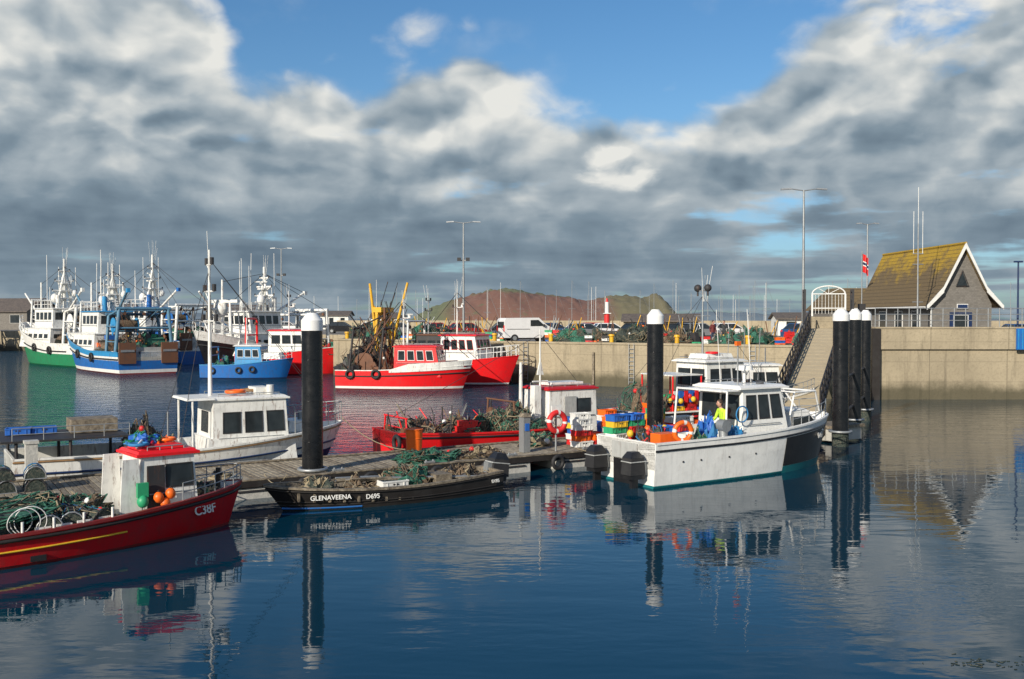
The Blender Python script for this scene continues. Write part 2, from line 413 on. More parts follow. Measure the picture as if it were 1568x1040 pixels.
def outboard(mb, c, tilt=0):
    c = Vector(c); Rm = Matrix.Rotation(tilt, 3, 'Y')
    def T(x, y, z): return c + Rm @ Vector((x, y, z))
    mb.box(T(-.14, 0, -.02), (.58, .46, .5), RUB, rot=Rm, top=(.85, .9))
    mb.box(T(-.15, 0, .32), (.5, .42, .18), BLACK, rot=Rm, top=(.55, .55))
    mb.box(T(-.12, 0, -.33), (.5, .42, .14), BLACK, rot=Rm)
    mb.box(T(-.12, 0, .12), (.6, .475, .03), LGREY, rot=Rm)
    mb.box(T(-.12, 0, -.7), (.24, .12, .7), BLACK, rot=Rm)
    mb.box(T(-.28, 0, -.98), (.5, .3, .03), BLACK, rot=Rm)
    mb.cyl(T(-.45, 0, -1.15), T(.1, 0, -1.15), .09, BLACK, .03)
    for k in range(3):
        a = k * 2.094
        mb.box(T(-.42, .14 * math.cos(a), -1.15 + .14 * math.sin(a)), (.03, .16, .2), GREY, rot=Rm @ Matrix.Rotation(a, 3, 'X'))
    mb.box(T(.2, 0, -.1), (.14, .26, .4), GREY, rot=Rm)
def gantry(mb, s, w, z0, z1, mat, r=.09, rake=0, blocks=2):
    for sg in (-1, 1): mb.cyl((s, sg * w / 2, z0), (s + rake, sg * w / 2 * .85, z1), r, mat)
    mb.cyl((s + rake, -w / 2 * .95, z1), (s + rake, w / 2 * .95, z1), r * .9, mat)
    mb.cyl((s + rake * .6, -w / 2 * .9, z0 + (z1 - z0) * .6), (s + rake * .6, w / 2 * .9, z0 + (z1 - z0) * .6), r * .6, mat)
    for i in range(blocks):
        y = -w / 3 + i * (2 * w / 3) / max(1, blocks - 1)
        mb.cyl((s + rake, y, z1), (s + rake, y, z1 - .35), .03, DARK); mb.cyl((s + rake - .06, y, z1 - .45), (s + rake + .06, y, z1 - .45), .14, RUST)
def drum(mb, c, w, r, mat=RUST, net=NETG):
    c = Vector(c); h = Vector((0, w / 2, 0))
    mb.cyl(c - h * .92, c + h * .92, r * .7, net, n=14)
    for k in (-1, 1): mb.cyl(c + h * k - Vector((0, .03, 0)), c + h * k + Vector((0, .03, 0)), r, mat, n=16)
    for k in (-1, 1): mb.box(c + h * k * 1.06 - Vector((0, 0, r * .6)), (.25, .08, r * 1.4), mat)
def label(txt, parent, loc, rot, size, mat, name):
    cu = bpy.data.curves.new(name, 'FONT'); cu.body = txt; cu.size = size; cu.extrude = .008; cu.align_x = 'CENTER'; cu.align_y = 'CENTER'; cu.offset = .003
    cu.materials.append(mat); o = bpy.data.objects.new(name, cu); scene.collection.objects.link(o)
    o.parent = parent; o.location = loc; o.rotation_euler = rot; return o
def hull_label(b, pt, t, f, sg, txt, size, name, mat=FWHT, tilt=84):
    a = pt(t - .02, f, sg, .05); c = pt(t + .02, f, sg, .05); d = (c - a) if sg < 0 else (a - c)
    m = (a + c) / 2 + Vector((0, sg * .02, 0))
    label(txt, b, m, (rad(tilt), 0, math.atan2(d.y, d.x)), size, mat, name)

HD = rad(32)
# ================================================================== near red boat (left)
mb = MB()
sh = lambda t: .62 + .12 * (1 - t) ** 2 + .72 * max(0, t - .3) ** 1.6
L = 9.2
pt = hull(mb, L, 2.9, sh, [('a', -.4), ('a', .06), ('f', .5), ('f', .62), ('f', 1)], [DRED, RED, RED, RED], deckmat=WOOD, cap=DRED, bul=.38, rake=.35, inner=WHITE, rub=[(.86, TARB, .045)], peak=.4, fl=.5)
mb.tube([pt(i * .66 / 14, .52, -1, .012) for i in range(15)], .022, FYEL, 6)
mb.box(pt(.46, .2, -1, -.02), (.3, .1, .12), BLACK)
house(mb, 6.5, 7.85, 1.35, .45, 1.9, WHITE, REDB, rake=.1, sidew=1, frontw=2, v=(.5, .86), over=.12, su=(.42, .98))
mb.box((6.3, -.65, 1.15), (.5, .05, 1.45), WHITE, top=(.7, 1)); mb.box((6.3, .65, 1.15), (.5, .05, 1.45), WHITE, top=(.7, 1))
mb.box((6.85, -.69, 1.1), (.4, .02, 1.2), DARK)
mb.box((7.1, 0, 2.07), (1.0, .9, .1), REDB, top=(.9, .9))
for i in range(6): mb.cyl((6.5 + i * .2, -.45 + .1 * i, 2.12), (6.8 + i * .18, .1 * i, 2.22), .03, R.choice([ORANGE, FBLUE, FWHT, REDB, ROPE]))
mb.torus((6.6, -.3, 2.16), .2, .04, BROPE); mb.torus((7.4, .1, 2.18), .18, .04, ORANGE)
heap(mb, (6.9, .2, 2.1), (.38, .3, .2), [FBLUE, BROPE, GREEN], 24)
mb.cyl((7.5, .3, 2.0), (7.5, .3, 2.8), .02, GREY)
for i in range(12):
    for j in range(3):
        for k in range(2):
            if R.random() < .85: pot(mb, (.3 + i * .47, -.85 + j * .8 + R.uniform(-.08, .08), .34 + k * .30), R.uniform(-.4, .4) + (1.57 if R.random() < .4 else 0), .64)
heap(mb, (2.6, 0, .7), (2.5, 1.0, .40), [NETD, NETG, DARK, ROPE, NETD, NETG, NETG], 320, 10, 3)
heap(mb, (5.3, 0, .5), (.8, .95, .5), [NETD, NETB, DARK, ROPE, NETG], 120, 4, 4)
for i in range(3): mb.torus((3.9 + .1 * i, -1.25, .9), .26 + .02 * i, .010, FWHT, (R.uniform(-.3, .3), 1, R.uniform(-.2, .4)), 22, 5)
for i in range(9): mb.cyl(pt(.1 + i * .065, 1, -1, -.05), pt(.1 + i * .065, 1, -1, -.05) + Vector((0, 0, .24)), .028, WHITE)
for i in range(4): mb.box(pt(.47 + i * .045, .93, -1, -.13), (.3, .05, .22), WHITE)
for x, z in ((6.75, 1.0), (6.9, .86), (7.02, 1.06)): buoy(mb, (x + .1, -.84, z), .115, ORANGE)
buoy(mb, (6.5, -.84, .95), .13, FGRN); mb.box((6.5, -.82, 1.2), (.24, .1, .32), FGRN)
heap(mb, (8.2, .0, .75), (.45, .35, .25), [ROPE, DARK, NETG], 40)
rail(mb, [pt(.80 + i * .032, 1, -1, -.06) for i in range(7)], .42, GREY, .014)
rail(mb, [pt(.80 + i * .032, 1, 1, -.06) for i in range(7)], .42, GREY, .014)
mb.cyl((8.6, 0, .9), (8.6, 0, 1.4), .06, TARB); mb.cyl((8.6, -.2, 1.27), (8.6, .2, 1.27), .04, TARB)
ha = rad(40); bow = Vector((-6.65, 24.0)); st = bow - Vector((math.cos(ha), math.sin(ha))) * L
b1 = mb.build('red_fishing_boat', (st.x, st.y, 0), ha)
p = pt(.875, .62, -1, .03); p2 = pt(.91, .62, -1, .03)
label('C38F', b1, p + Vector((0, -.015, 0)), (rad(80), 0, math.atan2(p2.y - p.y, p2.x - p.x)), .3, FWHT, 'registration_letters')

# ================================================================== black wooden boat
mb = MB(); L = 6.9
sh = lambda t: .46 + .12 * (1 - t) ** 3 + .55 * max(0, t - .35) ** 1.9
pt = hull(mb, L, 1.95, sh, [('a', -.3), ('a', .10), ('f', .4), ('f', .8), ('f', 1)], [TARB, TARB, TARB, TARB], deckmat=WOOD, cap=WOOD, bul=.36, rake=.55, transom=.6, inner=WOOD, rub=[(.86, TARB, .025), (.38, TARB, .018), (.24, TARB, .012)], fl=.6)
mb.tube([pt(.66 + i * .034, .10, 1, -.01) for i in range(11)], .035, BLUE)
for s_ in (1.2, 2.5, 3.8, 5.0): mb.box((s_, 0, sh(s_ / L) - .1), (.26, 1.55 if s_ < 4.5 else 1.2, .05), WOOD)
for i in range(16):
    t = .06 + i * .055
    for sg in (-1, 1):
        a = pt(t, 1, sg, -.1); mb.box((a.x, a.y, a.z - .17), (.06, .05, .34), WOOD)
for i in range(9): mb.cyl((.5 + R.uniform(0, 1), R.uniform(-.6, .6), .5), (4.2 + R.uniform(0, 1.2), R.uniform(-.5, .5), .62 + R.uniform(0, .1)), .03, R.choice([WOOD, GREY, WOOD]))
heap(mb, (2.7, -.1, .25), (.75, .55, .42), [NETG, NETB, ROPE, NETD], 80, 2, 5)
heap(mb, (1.1, 0, .25), (.7, .55, .4), [NETB, DARK, ROPE], 60, 1, 8)
heap(mb, (5.4, 0, .45), (.5, .4, .25), [NETD, ROPE, DARK], 40, 0, 2)
heap(mb, (4.2, 0, .25), (.6, .4, .3), [NETB, ROPE, WOOD], 40, 0, 6)
crate(mb, (3.4, .3, .35), FWHT); mb.box((1.9, .2, .5), (.5, .6, .3), WOOD)
outboard(mb, (-.16, -.25, .62), -.15)
for i in range(3): tyre(mb, pt(.2 + .3 * i, .8, -1, .08) , .2)
ha2 = HD + math.pi; st = Vector((-.55, 28.75))
b2 = mb.build('black_wooden_boat', (st.x, st.y, 0), ha2)
hull_label(b2, pt, .785, .62, 1, 'GLENAVEENA', .17, 'name_letters')
hull_label(b2, pt, .62, .62, 1, 'D695', .17, 'registration_letters')
hull_label(b2, pt, .05, .62, 1, 'D695', .13, 'stern_letters')

# ================================================================== white catamaran workboat
mb = MB(); L = 8.9
sh = lambda t: 1.32 + .1 * t + .55 * max(0, t - .35) ** 1.5
pt = hull(mb, L, 2.95, sh, [('a', -.4), ('a', .05), ('a', .08), ('f', .55), ('f', .82), ('f', 1)], [TEAL, TEAL, WHITE2, WHITE2, WHITE2], deckmat=LGREY, cap=WHITE2, bul=.75, rake=.45, transom=.97, inner=WHITE2, rub=[(.84, BLACK, .035)], peak=.5, fl=.35)
for sg in (-1, 1):
    vs = []; vt = []; n = 14
    for i in range(n + 1):
        t = .62 + .38 * i / n
        vs += [pt(t, .16, sg, .012), pt(t, .5, sg, .012), pt(t, .8, sg, .012)]
        vt += [pt(t, -.02, sg, .014), pt(t, .158, sg, .014)]
    mb.add(vs, [(3 * i + k, 3 * i + k + 3, 3 * i + k + 4, 3 * i + k + 1) for i in range(n) for k in (0, 1)], BLACK, True)
    mb.add(vt, [(2 * i, 2 * i + 2, 2 * i + 3, 2 * i + 1) for i in range(n)], TEAL, True)
mb.box((-.012, 0, .35), (.03, 1.1, .75), BLACK)
house(mb, 3.9, 6.1, 2.1, .75, 2.75, WHITE2, WHITE2, rake=.45, sidew=3, frontw=3, v=(.52, .9), over=.22, fover=.25, su=(.05, .95), aftw=2)
mb.tube([(3.0, -1.2, 1.3), (3.1, -1.15, 2.72), (3.1, 1.15, 2.72), (3.0, 1.2, 1.3)], .035, WHITE2)
mb.box((3.5, 0, 2.72), (1.0, 2.0, .04), WHITE2)
house(mb, 6.3, 8.0, 1.55, 1.2, 1.85, WHITE2, WHITE2, rake=.7, sidew=1, frontw=0, aftw=0, v=(.35, .8), over=.02)
for sy in (-.8, .8): mb.tube([(6.3, sy, 1.8), (6.5, sy, 2.55), (7.6, sy * .9, 2.55), (8.1, sy * .6, 1.8)], .035, WHITE2)
mb.cyl((6.5, -.8, 2.55), (6.5, .8, 2.55), .035, WHITE2); mb.cyl((7.6, -.72, 2.55), (7.6, .72, 2.55), .035, WHITE2)
rail(mb, [pt(.66 + i * .054, 1, -1, -.08) for i in range(7)], .5, GREY, .016)
rail(mb, [pt(.66 + i * .054, 1, 1, -.08) for i in range(7)], .5, GREY, .016)
mb.cyl((5.0, 0, 2.8), (5.0, 0, 3.3), .05, WHITE2); mb.cyl((5.0, 0, 3.3), (5.0, 0, 3.45), .3, WHITE2, .25, 14)
for y in (-.7, .7): mb.cyl((4.6, y, 2.8), (4.4, y, 5.3), .014, FWHT, n=4)
mb.cyl((4.2, -.5, 2.8), (4.2, -.5, 4.2), .025, GREY); mb.box((4.2, -.5, 4.2), (.2, .1, .14), ORANGE)
for i in range(3): mb.box((5.2, -.5 + .5 * i, 2.92), (.12, .25, .12), DARK)
outboard(mb, (-.28, -.9, .68), 0); outboard(mb, (-.28, .9, .68), 0)
crates(mb, (.4, .95, .62), 5, 0, [FRED, FBLUE, FGRN, FYEL, FWHT, FRED], tall=7); crates(mb, (.5, .35, .62), 4, 0, tall=6); crates(mb, (1.5, -.3, .62), 2, 0, [ORANGE, FRED, FWHT], tall=4)
heap(mb, (1.2, .1, .62), (.7, .6, .65), [NETD, NETB, FRED, BROPE], 60, 6, 44)
for i in range(5): buoy(mb, (.6 + i * .36, .5 + R.uniform(-.3, .4), 1.5 + R.uniform(-.1, .1)), .11, R.choice([ORANGE, FRED, ORANGE, FYEL, FGRN]))
mb.torus((1.15, -1.3, 1.62), .28, .075, ORANGE, (.25, 1, .1), 20, 8, FWHT)
mb.box((.85, -.8, 1.3), (.7, .45, .5), ORANGE)
heap(mb, (2.5, -.9, 1.05), (.4, .35, .6), [FBLUE, BROPE, FBLUE], 30, 0, 4); heap(mb, (1.9, -1.15, 1.15), (.25, .2, .35), [NETG, ROPE], 40)
mb.cyl((2.8, -1.3, 1.2), (2.8, -1.3, 1.75), .14, GREY); mb.cyl((2.8, -1.45, 1.7), (2.8, -1.15, 1.7), .2, GREY)
heap(mb, (3.4, -1.1, 1.2), (.4, .2, .35), [SKYB, BROPE], 30)
mb.torus((3.7, -1.2, 2.0), .25, .025, BROPE, (0, 1, 0))
for t in (.12, .2, .33, .46): mb.cyl(pt(t, .55, -1, .0), pt(t, .55, -1, .02), .03, DARK)
mb.box((-.03, 0, 1.0), (.04, 1.2, .5), LGREY)
st = Vector((3.45, 29.75))
b3 = mb.build('white_workboat', (st.x, st.y, 0), HD, .008)
hull_label(b3, pt, .87, .66, -1, 'D17', .26, 'registration_letters')

# ================================================================== white wheelhouse boat behind pontoon (left)
mb = MB(); L = 10.3
sh = lambda t: .95 + .1 * (1 - t) + 1.2 * max(0, t - .45) ** 1.4
pt = hull(mb, L, 3.1, sh, [('a', -.4), ('a', .08), ('f', .42), ('f', .6), ('f', 1)], [NAVY, NAVY, WHITE, WHITE], deckmat=LGREY, cap=WHITE, bul=.4, rake=.7, rub=[(.6, NAVY, .035), (.93, TAN, .03)])
house(mb, 5.6, 8.1, 2.0, .55, 2.42, WHITE, WHITE, rake=.12, sidew=3, frontw=3, v=(.45, .8), over=.12, su=(.1, .98))
mb.box((6.85, 0, .85), (2.9, 2.25, .8), WHITE, top=(.95, .92))
mb.box((5.25, -.1, 2.5), (.9, 1.9, .07), WHITE, top=(.9, .95)); mb.tube([(5.0, -1.0, .8), (5.0, -1.0, 2.45)], .035, WHITE); mb.tube([(5.0, .8, .8), (5.0, .8, 2.45)], .035, WHITE)
mb.torus((6.5, -.4, 2.66), .28, .06, ORANGE); mb.torus((7.1, .1, 2.66), .26, .05, TAN)
mb.box((7.4, 0, 2.66), (.5, .8, .22), WHITE); mb.cyl((7.6, -.5, 2.55), (7.6, -.5, 2.85), .12, WHITE)
mb.box((8.6, 0, 1.45), (.9, 1.3, .35), WHITE, top=(.8, .8)); mb.cyl((8.8, 0, 1.5), (8.8, 0, 1.9), .1, GREY)
mast(mb, (5.8, 0, 2.45), 4.75, .07, WHITE, ((.52, .75), (.72, .55), (.9, .3)), True, True, 1)
mb.sph((6.2, .1, 5.3), .22, WHITE, 12, (1, 1, 1.2)); mb.cyl((5.8, 0, 5.1), (6.3, .1, 5.1), .03, WHITE)
mb.add([(5.8, -.35, 5.0), (5.8, .35, 5.0), (5.8, 0, 5.9)], [(0, 1, 2)], DARK)
for sg in (-1, 1): line(mb, (5.8, 0, 6.9), (9.9, sg * .2, 1.8)); line(mb, (5.8, 0, 6.6), (4.5, sg * 1.4, 1.0))
rail(mb, [pt(.8 + i * .032, 1, -1, -.06) for i in range(7)], .7, GREY, .018)
rail(mb, [pt(.8 + i * .032, 1, 1, -.06) for i in range(7)], .7, GREY, .018)
mb.box((1.4, 0, 1.55), (3.4, 2.7, .06), DARK)
for x in (0.1, 1.5, 3.0):
    for y in (-1.25, 1.25): mb.cyl((x, y, .6), (x, y, 1.55), .045, DARK)
crates(mb, (.3, .3, 1.6), 2, 0, [FBLUE, FRED], tall=2); mb.box((2.3, .2, 1.8), (1.3, 1.0, .4), WOOD)
heap(mb, (3.9, .2, .6), (.8, .9, .8), [NETB, DARK, ROPE, NETG], 80, 3)
crates(mb, (3.6, -.9, .6), 2, 0, [FBLUE, FGRN, FWHT], tall=4)
rail(mb, [(x, -1.3, 1.58) for x in (0, .8, 1.6, 2.4, 3.1)], .35, GREY, .016)
b4 = mb.build('white_fishing_boat', (-14.6, 28.3, 0), HD, .012)

# ================================================================== red open boat behind pontoon (centre)
mb = MB(); L = 9.6
sh = lambda t: .80 + .22 * (1 - t) ** 3 + .5 * max(0, t - .5) ** 1.5
pt = hull(mb, L, 2.6, sh, [('a', -.4), ('a', .08), ('f', .5), ('f', 1)], [DRED, REDB, REDB], deckmat=RUST, cap=REDB, bul=.45, rake=.5, inner=DRED, rub=[(.85, RUB, .04)])
house(mb, 6.4, 8.7, 1.8, .5, 2.25, WHITE, RED, rake=.05, sidew=1, frontw=2, v=(.5, .8), over=.1, su=(.55, .9), taper=.98)
mb.box((7.4, -.93, 1.3), (.55, .02, 1.4), LGREY); mb.box((7.6, 0, 2.46), (1.5, .9, .12), WHITE)
heap(mb, (3.4, 0, .4), (1.3, 1.0, .75), [NETB, NETG, DARK, ROPE, RUST], 200, 8, 11)
heap(mb, (5.2, -.2, .4), (1.1, 1.0, 1.0), [NETG, NETD, NETB, ROPE, WOOD], 240, 6, 12)
heap(mb, (1.7, .1, .4), (1.2, .9, .65), [DARK, NETD, RUST, ROPE], 160, 3, 13)
for i in range(34): x = .3 + R.uniform(0, 6); mb.cyl((x, R.uniform(-.9, .9), .6), (x + R.uniform(-.5, .5), R.uniform(-.9, .9), 1.1 + R.uniform(0, .9)), R.uniform(.01, .03), R.choice([RUST, DARK, REDB, GREY, TAN, WOOD]))
gantry(mb, .4, 2.0, .6, 1.5, REDB, .035); gantry(mb, 4.8, 2.2, .6, 1.9, RUST, .04)
mb.cyl((6.2, -.6, .6), (6.2, -.6, 4.6), .05, WHITE, .03); mb.box((6.2, -.6, 3.1), (.3, .06, .5), WHITE, top=(.2, 1)); mb.cyl((5.85, -.6, 2.6), (6.55, -.6, 2.6), .03, WHITE)
mb.cyl((5.9, .3, .6), (5.9, .3, 3.3), .1, WHITE, .06)
mb.box((6.0, -.6, 1.5), (.3, .3, 1.9), WHITE)
for i in range(4): crate(mb, (2.6 + .1 * i, -.8, .5 + .2 * i), FRED, (.62, .4, .2))
tyre(mb, (-.05, -1.05, .7), .23, (1, 0, 0)); line(mb, (6.2, -.6, 4.4), (9.5, 0, 1.3)); line(mb, (6.2, -.6, 4.4), (.3, 0, 1.5))
b5 = mb.build('red_potting_boat', (-4.5, 34.7, 0), HD, .005)

# ================================================================== red/white boat behind pontoon (right)
mb = MB(); L = 8.8
sh = lambda t: 1.1 + .7 * max(0, t - .4) ** 1.5
pt = hull(mb, L, 3.0, sh, [('a', -.4), ('a', .08), ('f', .5), ('f', 1)], [NAVY, BLACK, BLACK], cap=WHITE, bul=.5, rub=[(.8, REDB, .05)])
house(mb, 3.7, 6.2, 2.1, .7, 3.1, WHITE, WHITE, rake=.3, sidew=3, frontw=3, v=(.58, .88), over=.2, aftw=2)
mb.box((4.9, 0, 3.35), (1.6, 1.2, .22), WHITE, top=(.9, .9)); mb.torus((4.6, -.4, 3.5), .25, .05, REDB)
mast(mb, (4.4, 0, 3.2), 3.2, .05, GREY, ((.95, .3), (.6, .5)), False, False, 4)
for y in (-.32, .32): mb.sph((4.4, y, 6.35), .17, DARK, 10); mb.cyl((4.4, y, 6.0), (4.4, y, 6.3), .04, DARK)
mb.box((2.6, 0, 2.6), (1.7, 2.1, .05), WHITE)
for x in (1.8, 3.4):
    for y in (-1, 1): mb.cyl((x, y, .8), (x, y, 2.6), .04, REDB)
for i in range(6): mb.box((1.9 + i * .3, -1.05, 1.7), (.2, .03, .5), R.choice([REDB, FWHT, FBLUE]))
crates(mb, (.2, -.7, .7), 6, 0, tall=6); crates(mb, (.2, .4, .7), 5, 0, tall=5)
heap(mb, (1.2, 0, .7), (1.2, 1, 1.0), [NETB, NETD, FRED, NETG], 90, 10, 21)
for i in range(8): buoy(mb, (.2 + R.uniform(0, 3), -1.2 + R.uniform(0, .3), 1.4 + R.uniform(0, .4)), .11, R.choice([ORANGE, FRED, FYEL]))
for sg in (-1, 1): line(mb, (4.4, 0, 6.0), (8.6, 0, 1.7)); line(mb, (4.4, 0, 6), (.2, sg * 1.2, 1.2))
heap(mb, (6.9, 0, 1.1), (.9, .8, .5), [NETB, NETG, ROPE], 80)
rail(mb, [pt(.7 + i * .048, 1, -1, -.06) for i in range(7)], .6, GREY, .02)
for i in range(3): mb.cyl((6.3 + i, .5, 1.2), (6.6 + i, .6, 4.6), .02, GREY, n=4)
b6 = mb.build('red_and_white_fishing_boat', (4.7, 41.0, 0), HD, .008)

# ================================================================== dark-hulled boat beyond the pontoon end
mb = MB(); L = 5.6
sh = lambda t: 1.05 + .9 * max(0, t - .3) ** 1.4
pt = hull(mb, L, 2.3, sh, [('a', -.4), ('a', .1), ('f', .8), ('f', 1)], [TEAL, BLACK, WHITE], cap=WHITE, bul=.4, rake=.5, rub=[(.8, RUB, .04)])
house(mb, 1.9, 3.7, 1.7, .7, 2.75, WHITE, WHITE, rake=.35, sidew=2, frontw=3, v=(.5, .86), over=.18)
for sy in (-.7, .7): mb.tube([(.5, sy, 1.0), (.6, sy, 2.4), (1.9, sy, 2.6)], .03, WHITE)
mb.cyl((2.4, .3, 2.8), (2.3, .3, 5.2), .014, FWHT, n=4); mb.cyl((2.9, -.3, 2.8), (2.9, -.3, 3.6), .03, GREY)
heap(mb, (1.0, 0, .6), (.7, .7, .6), [NETG, NETD, ROPE], 60, 4, 71); rail(mb, [pt(.68 + i * .05, 1, -1, -.06) for i in range(7)], .55, GREY, .016)
mb.build('dark_hulled_boat', (9.2, 46.6, 0), rad(10), .008)

# ================================================================== moored boats across the basin
def far_pt_line(mb, pts):
    for a, b in pts: line(mb, a, b, .025)
mb = MB(); L = 9.6
sh = lambda t: 1.35 + .55 * max(0, t - .25) ** 1.2
pt = hull(mb, L, 3.6, sh, [('a', -.5), ('a', .08), ('a', .24), ('f', .68), ('f', .74), ('f', 1)], [DRED, FWHT, REDB, REDB, REDB], cap=WHITE, bul=.5, rake=.7, rub=[(.7, RUB, .05)], N=22)
n = 12
for sg in (-1, 1):
    vs = []
    for i in range(n + 1):
        t = .42 + .58 * i / n; k = min(1, (i) / 3)
        a = pt(t, .86, sg, .05); b = pt(t, 1, sg, .06); vs += [a, b + Vector((0, 0, .35 * k))]
    mb.add(vs, [(2 * i, 2 * i + 2, 2 * i + 3, 2 * i + 1) for i in range(n)], WHITE, True)
house(mb, 4.2, 7.6, 2.5, .9, 3.0, REDB, REDB, rake=.4, sidew=4, frontw=3, v=(.55, .88), over=.12, frame=FWHT)
mast(mb, (4.6, 0, 3.0), 3.4, .07, WHITE, ((.6, .6), (.8, .4)), True, True, 4)
for s_ in (1.0, 3.2): gantry(mb, s_, 3.0, 1.0, 4.3, DARK, .08, .3)
drum(mb, (2.0, 0, 1.9), 2.2, .7, RUST, NETD)
heap(mb, (1.2, 0, 1.0), (1.2, 1.4, 1.3), [DARK, NETD, RUST], 50, 3, 31)
heap(mb, (3.2, 0, 1.0), (1.0, 1.3, 1.2), [RUST, DARK, NETB], 50, 3, 32)
for i in range(26): line(mb, (R.uniform(.2, 4), R.uniform(-1.4, 1.4), 1.3), (R.uniform(.8, 4.2), R.uniform(-1, 1), R.uniform(3.2, 5.4)), R.uniform(.02, .045), R.choice([DARK, RUST, DARK]))
mb.cyl((1.2, -1, 4.2), (3.2, 1, 5.4), .05, DARK); mb.cyl((3.2, 0, 1.2), (3.2, 0, 5.8), .09, RUST)
far_pt_line(mb, [((4.6, 0, 6.2), (9.4, 0, 2.2)), ((4.6, 0, 6.2), (.5, 0, 1.7)), ((3.3, 0, 5.6), (.3, 1, 1.5))])
for t in (.12, .32): tyre(mb, pt(t, .8, -1, .1), .27)
mb.build('red_trawler', (-12.3, 70.8, 0), rad(-9))
mb = MB(); L = 10
sh = lambda t: 1.6 + 1.0 * max(0, t - .3) ** 1.2
pt = hull(mb, L, 3.8, sh, [('a', -.5), ('a', .08), ('a', .2), ('f', 1)], [DRED, FWHT, REDB], cap=REDB, bul=.6, rake=.9, N=20, inner=WHITE)
house(mb, 4.0, 7.4, 2.7, 1.2, 3.7, WHITE, REDB, rake=.5, sidew=4, frontw=4, v=(.58, .88), over=.2, frame=RED)
mast(mb, (4.8, 0, 3.7), 3.6, .07, WHITE, ((.6, .7),), True, True, 4)
gantry(mb, 1.2, 3, 1.1, 4.8, WHITE, .09)
rail(mb, [pt(.7 + i * .048, 1, -1, -.06) for i in range(7)], .8, FWHT, .03)
rail(mb, [pt(.7 + i * .048, 1, 1, -.06) for i in range(7)], .8, FWHT, .03)
heap(mb, (2.2, 0, 1.1), (1.4, 1.4, 1.2), [NETG, DARK, NETB], 40, 5, 33)
far_pt_line(mb, [((4.8, 0, 7), (9.6, 0, 2.8)), ((4.8, 0, 7), (.4, 0, 2))])
mb.build('red_trawler', (-8.6, 77.3, 0), rad(-24))
mb = MB(); L = 11
sh = lambda t: 1.5 + .8 * max(0, t - .3) ** 1.2
pt = hull(mb, L, 3.8, sh, [('a', -.5), ('a', .1), ('f', 1)], [DRED, DARK], cap=RUST, bul=.6, rake=.8, N=20)
house(mb, 6, 9, 2.6, 1.2, 3.7, DARK, RUST, sidew=3, v=(.5, .85))
mb.cyl((2.6, -.6, 1.2), (1.9, -.9, 7.8), .16, YEL, .1); mb.cyl((2.6, .6, 1.2), (4.4, .8, 7.9), .15, YEL, .1)
mb.cyl((2.55, -.6, 3.0), (3.2, .7, 5.0), .08, YEL); mb.cyl((2.2, -.8, 6.0), (3.2, .7, 3.6), .07, YEL)
gantry(mb, 2.6, 2.4, 1.2, 5.4, YEL, .15, 0, 3); mb.box((2.6, 0, 5.7), (.8, 2.2, .4), YEL)
for i in range(5): mb.box((2.6, -1.1 + i * .1, 2 + i * .7), (.3, .15, .1), YEL)
for i in range(18): line(mb, (R.uniform(.2, 6), R.uniform(-1.4, 1.4), 1.6), (R.uniform(1.8, 5), R.uniform(-1, 1), R.uniform(4, 8)), .03, DARK)
mast(mb, (6.6, 0, 3.7), 3.2, .07, GREY, ((.6, .6), (.85, .4)), True, False, 3)
heap(mb, (1.5, 0, 1.2), (1.4, 1.4, 1.4), [DARK, NETD, RUST], 40, 3, 35)
mb.build('yellow_gantry_trawler', (-12.8, 79.6, 0), rad(-20))
mb = MB(); L = 9.5
sh = lambda t: 1.9 + 1.0 * max(0, t - .3) ** 1.2
pt = hull(mb, L, 3.8, sh, [('a', -.5), ('a', .1), ('f', 1)], [DRED, REDB], cap=WHITE, bul=.6, rake=.8, N=20)
house(mb, 3, 6.5, 2.7, 1.4, 3.9, WHITE, REDB, sidew=3, frontw=3, v=(.55, .85))
mast(mb, (4.5, 0, 3.9), 3.6, .07, WHITE, ((.6, .6), (.85, .4)), True, True, 3); gantry(mb, 1, 3, 1.3, 5, REDB, .1)
heap(mb, (8, 0, 1.8), (1, .9, .8), [NETG, FRED, DARK], 30, 5, 36)
mb.build('red_trawler', (-24.6, 88.9, 0), rad(-6))
mb = MB(); L = 7.6
sh = lambda t: 1.15 + .9 * max(0, t - .3) ** 1.3
pt = hull(mb, L, 3.0, sh, [('a', -.5), ('a', .1), ('f', .85), ('f', 1)], [NAVY, BLUE, BLUE], cap=SKYB, bul=.5, rake=.6, N=20)
house(mb, 2.9, 5.3, 2.1, .9, 2.7, SKYB, WHITE, rake=.25, sidew=3, frontw=3, v=(.5, .85), frame=FWHT)
mb.box((5.9, 0, 1.9), (1.6, 1.6, .5), WHITE, top=(.8, .8))
mast(mb, (3.6, 0, 2.7), 3.0, .05, WHITE, ((.6, .5),), True, False, 3)
gantry(mb, .8, 2.2, .9, 2.6, SKYB, .06); heap(mb, (1.6, 0, .9), (.8, .9, .6), [NETG, DARK, FBLUE], 30, 4, 37)
for t in (.15, .45, .6): tyre(mb, pt(t, .6, -1, .1), .22)
rail(mb, [pt(.7 + i * .048, 1, -1, -.06) for i in range(7)], .6, FWHT, .02)
mb.build('blue_fishing_boat', (-25.9, 82.6, 0), rad(-4))

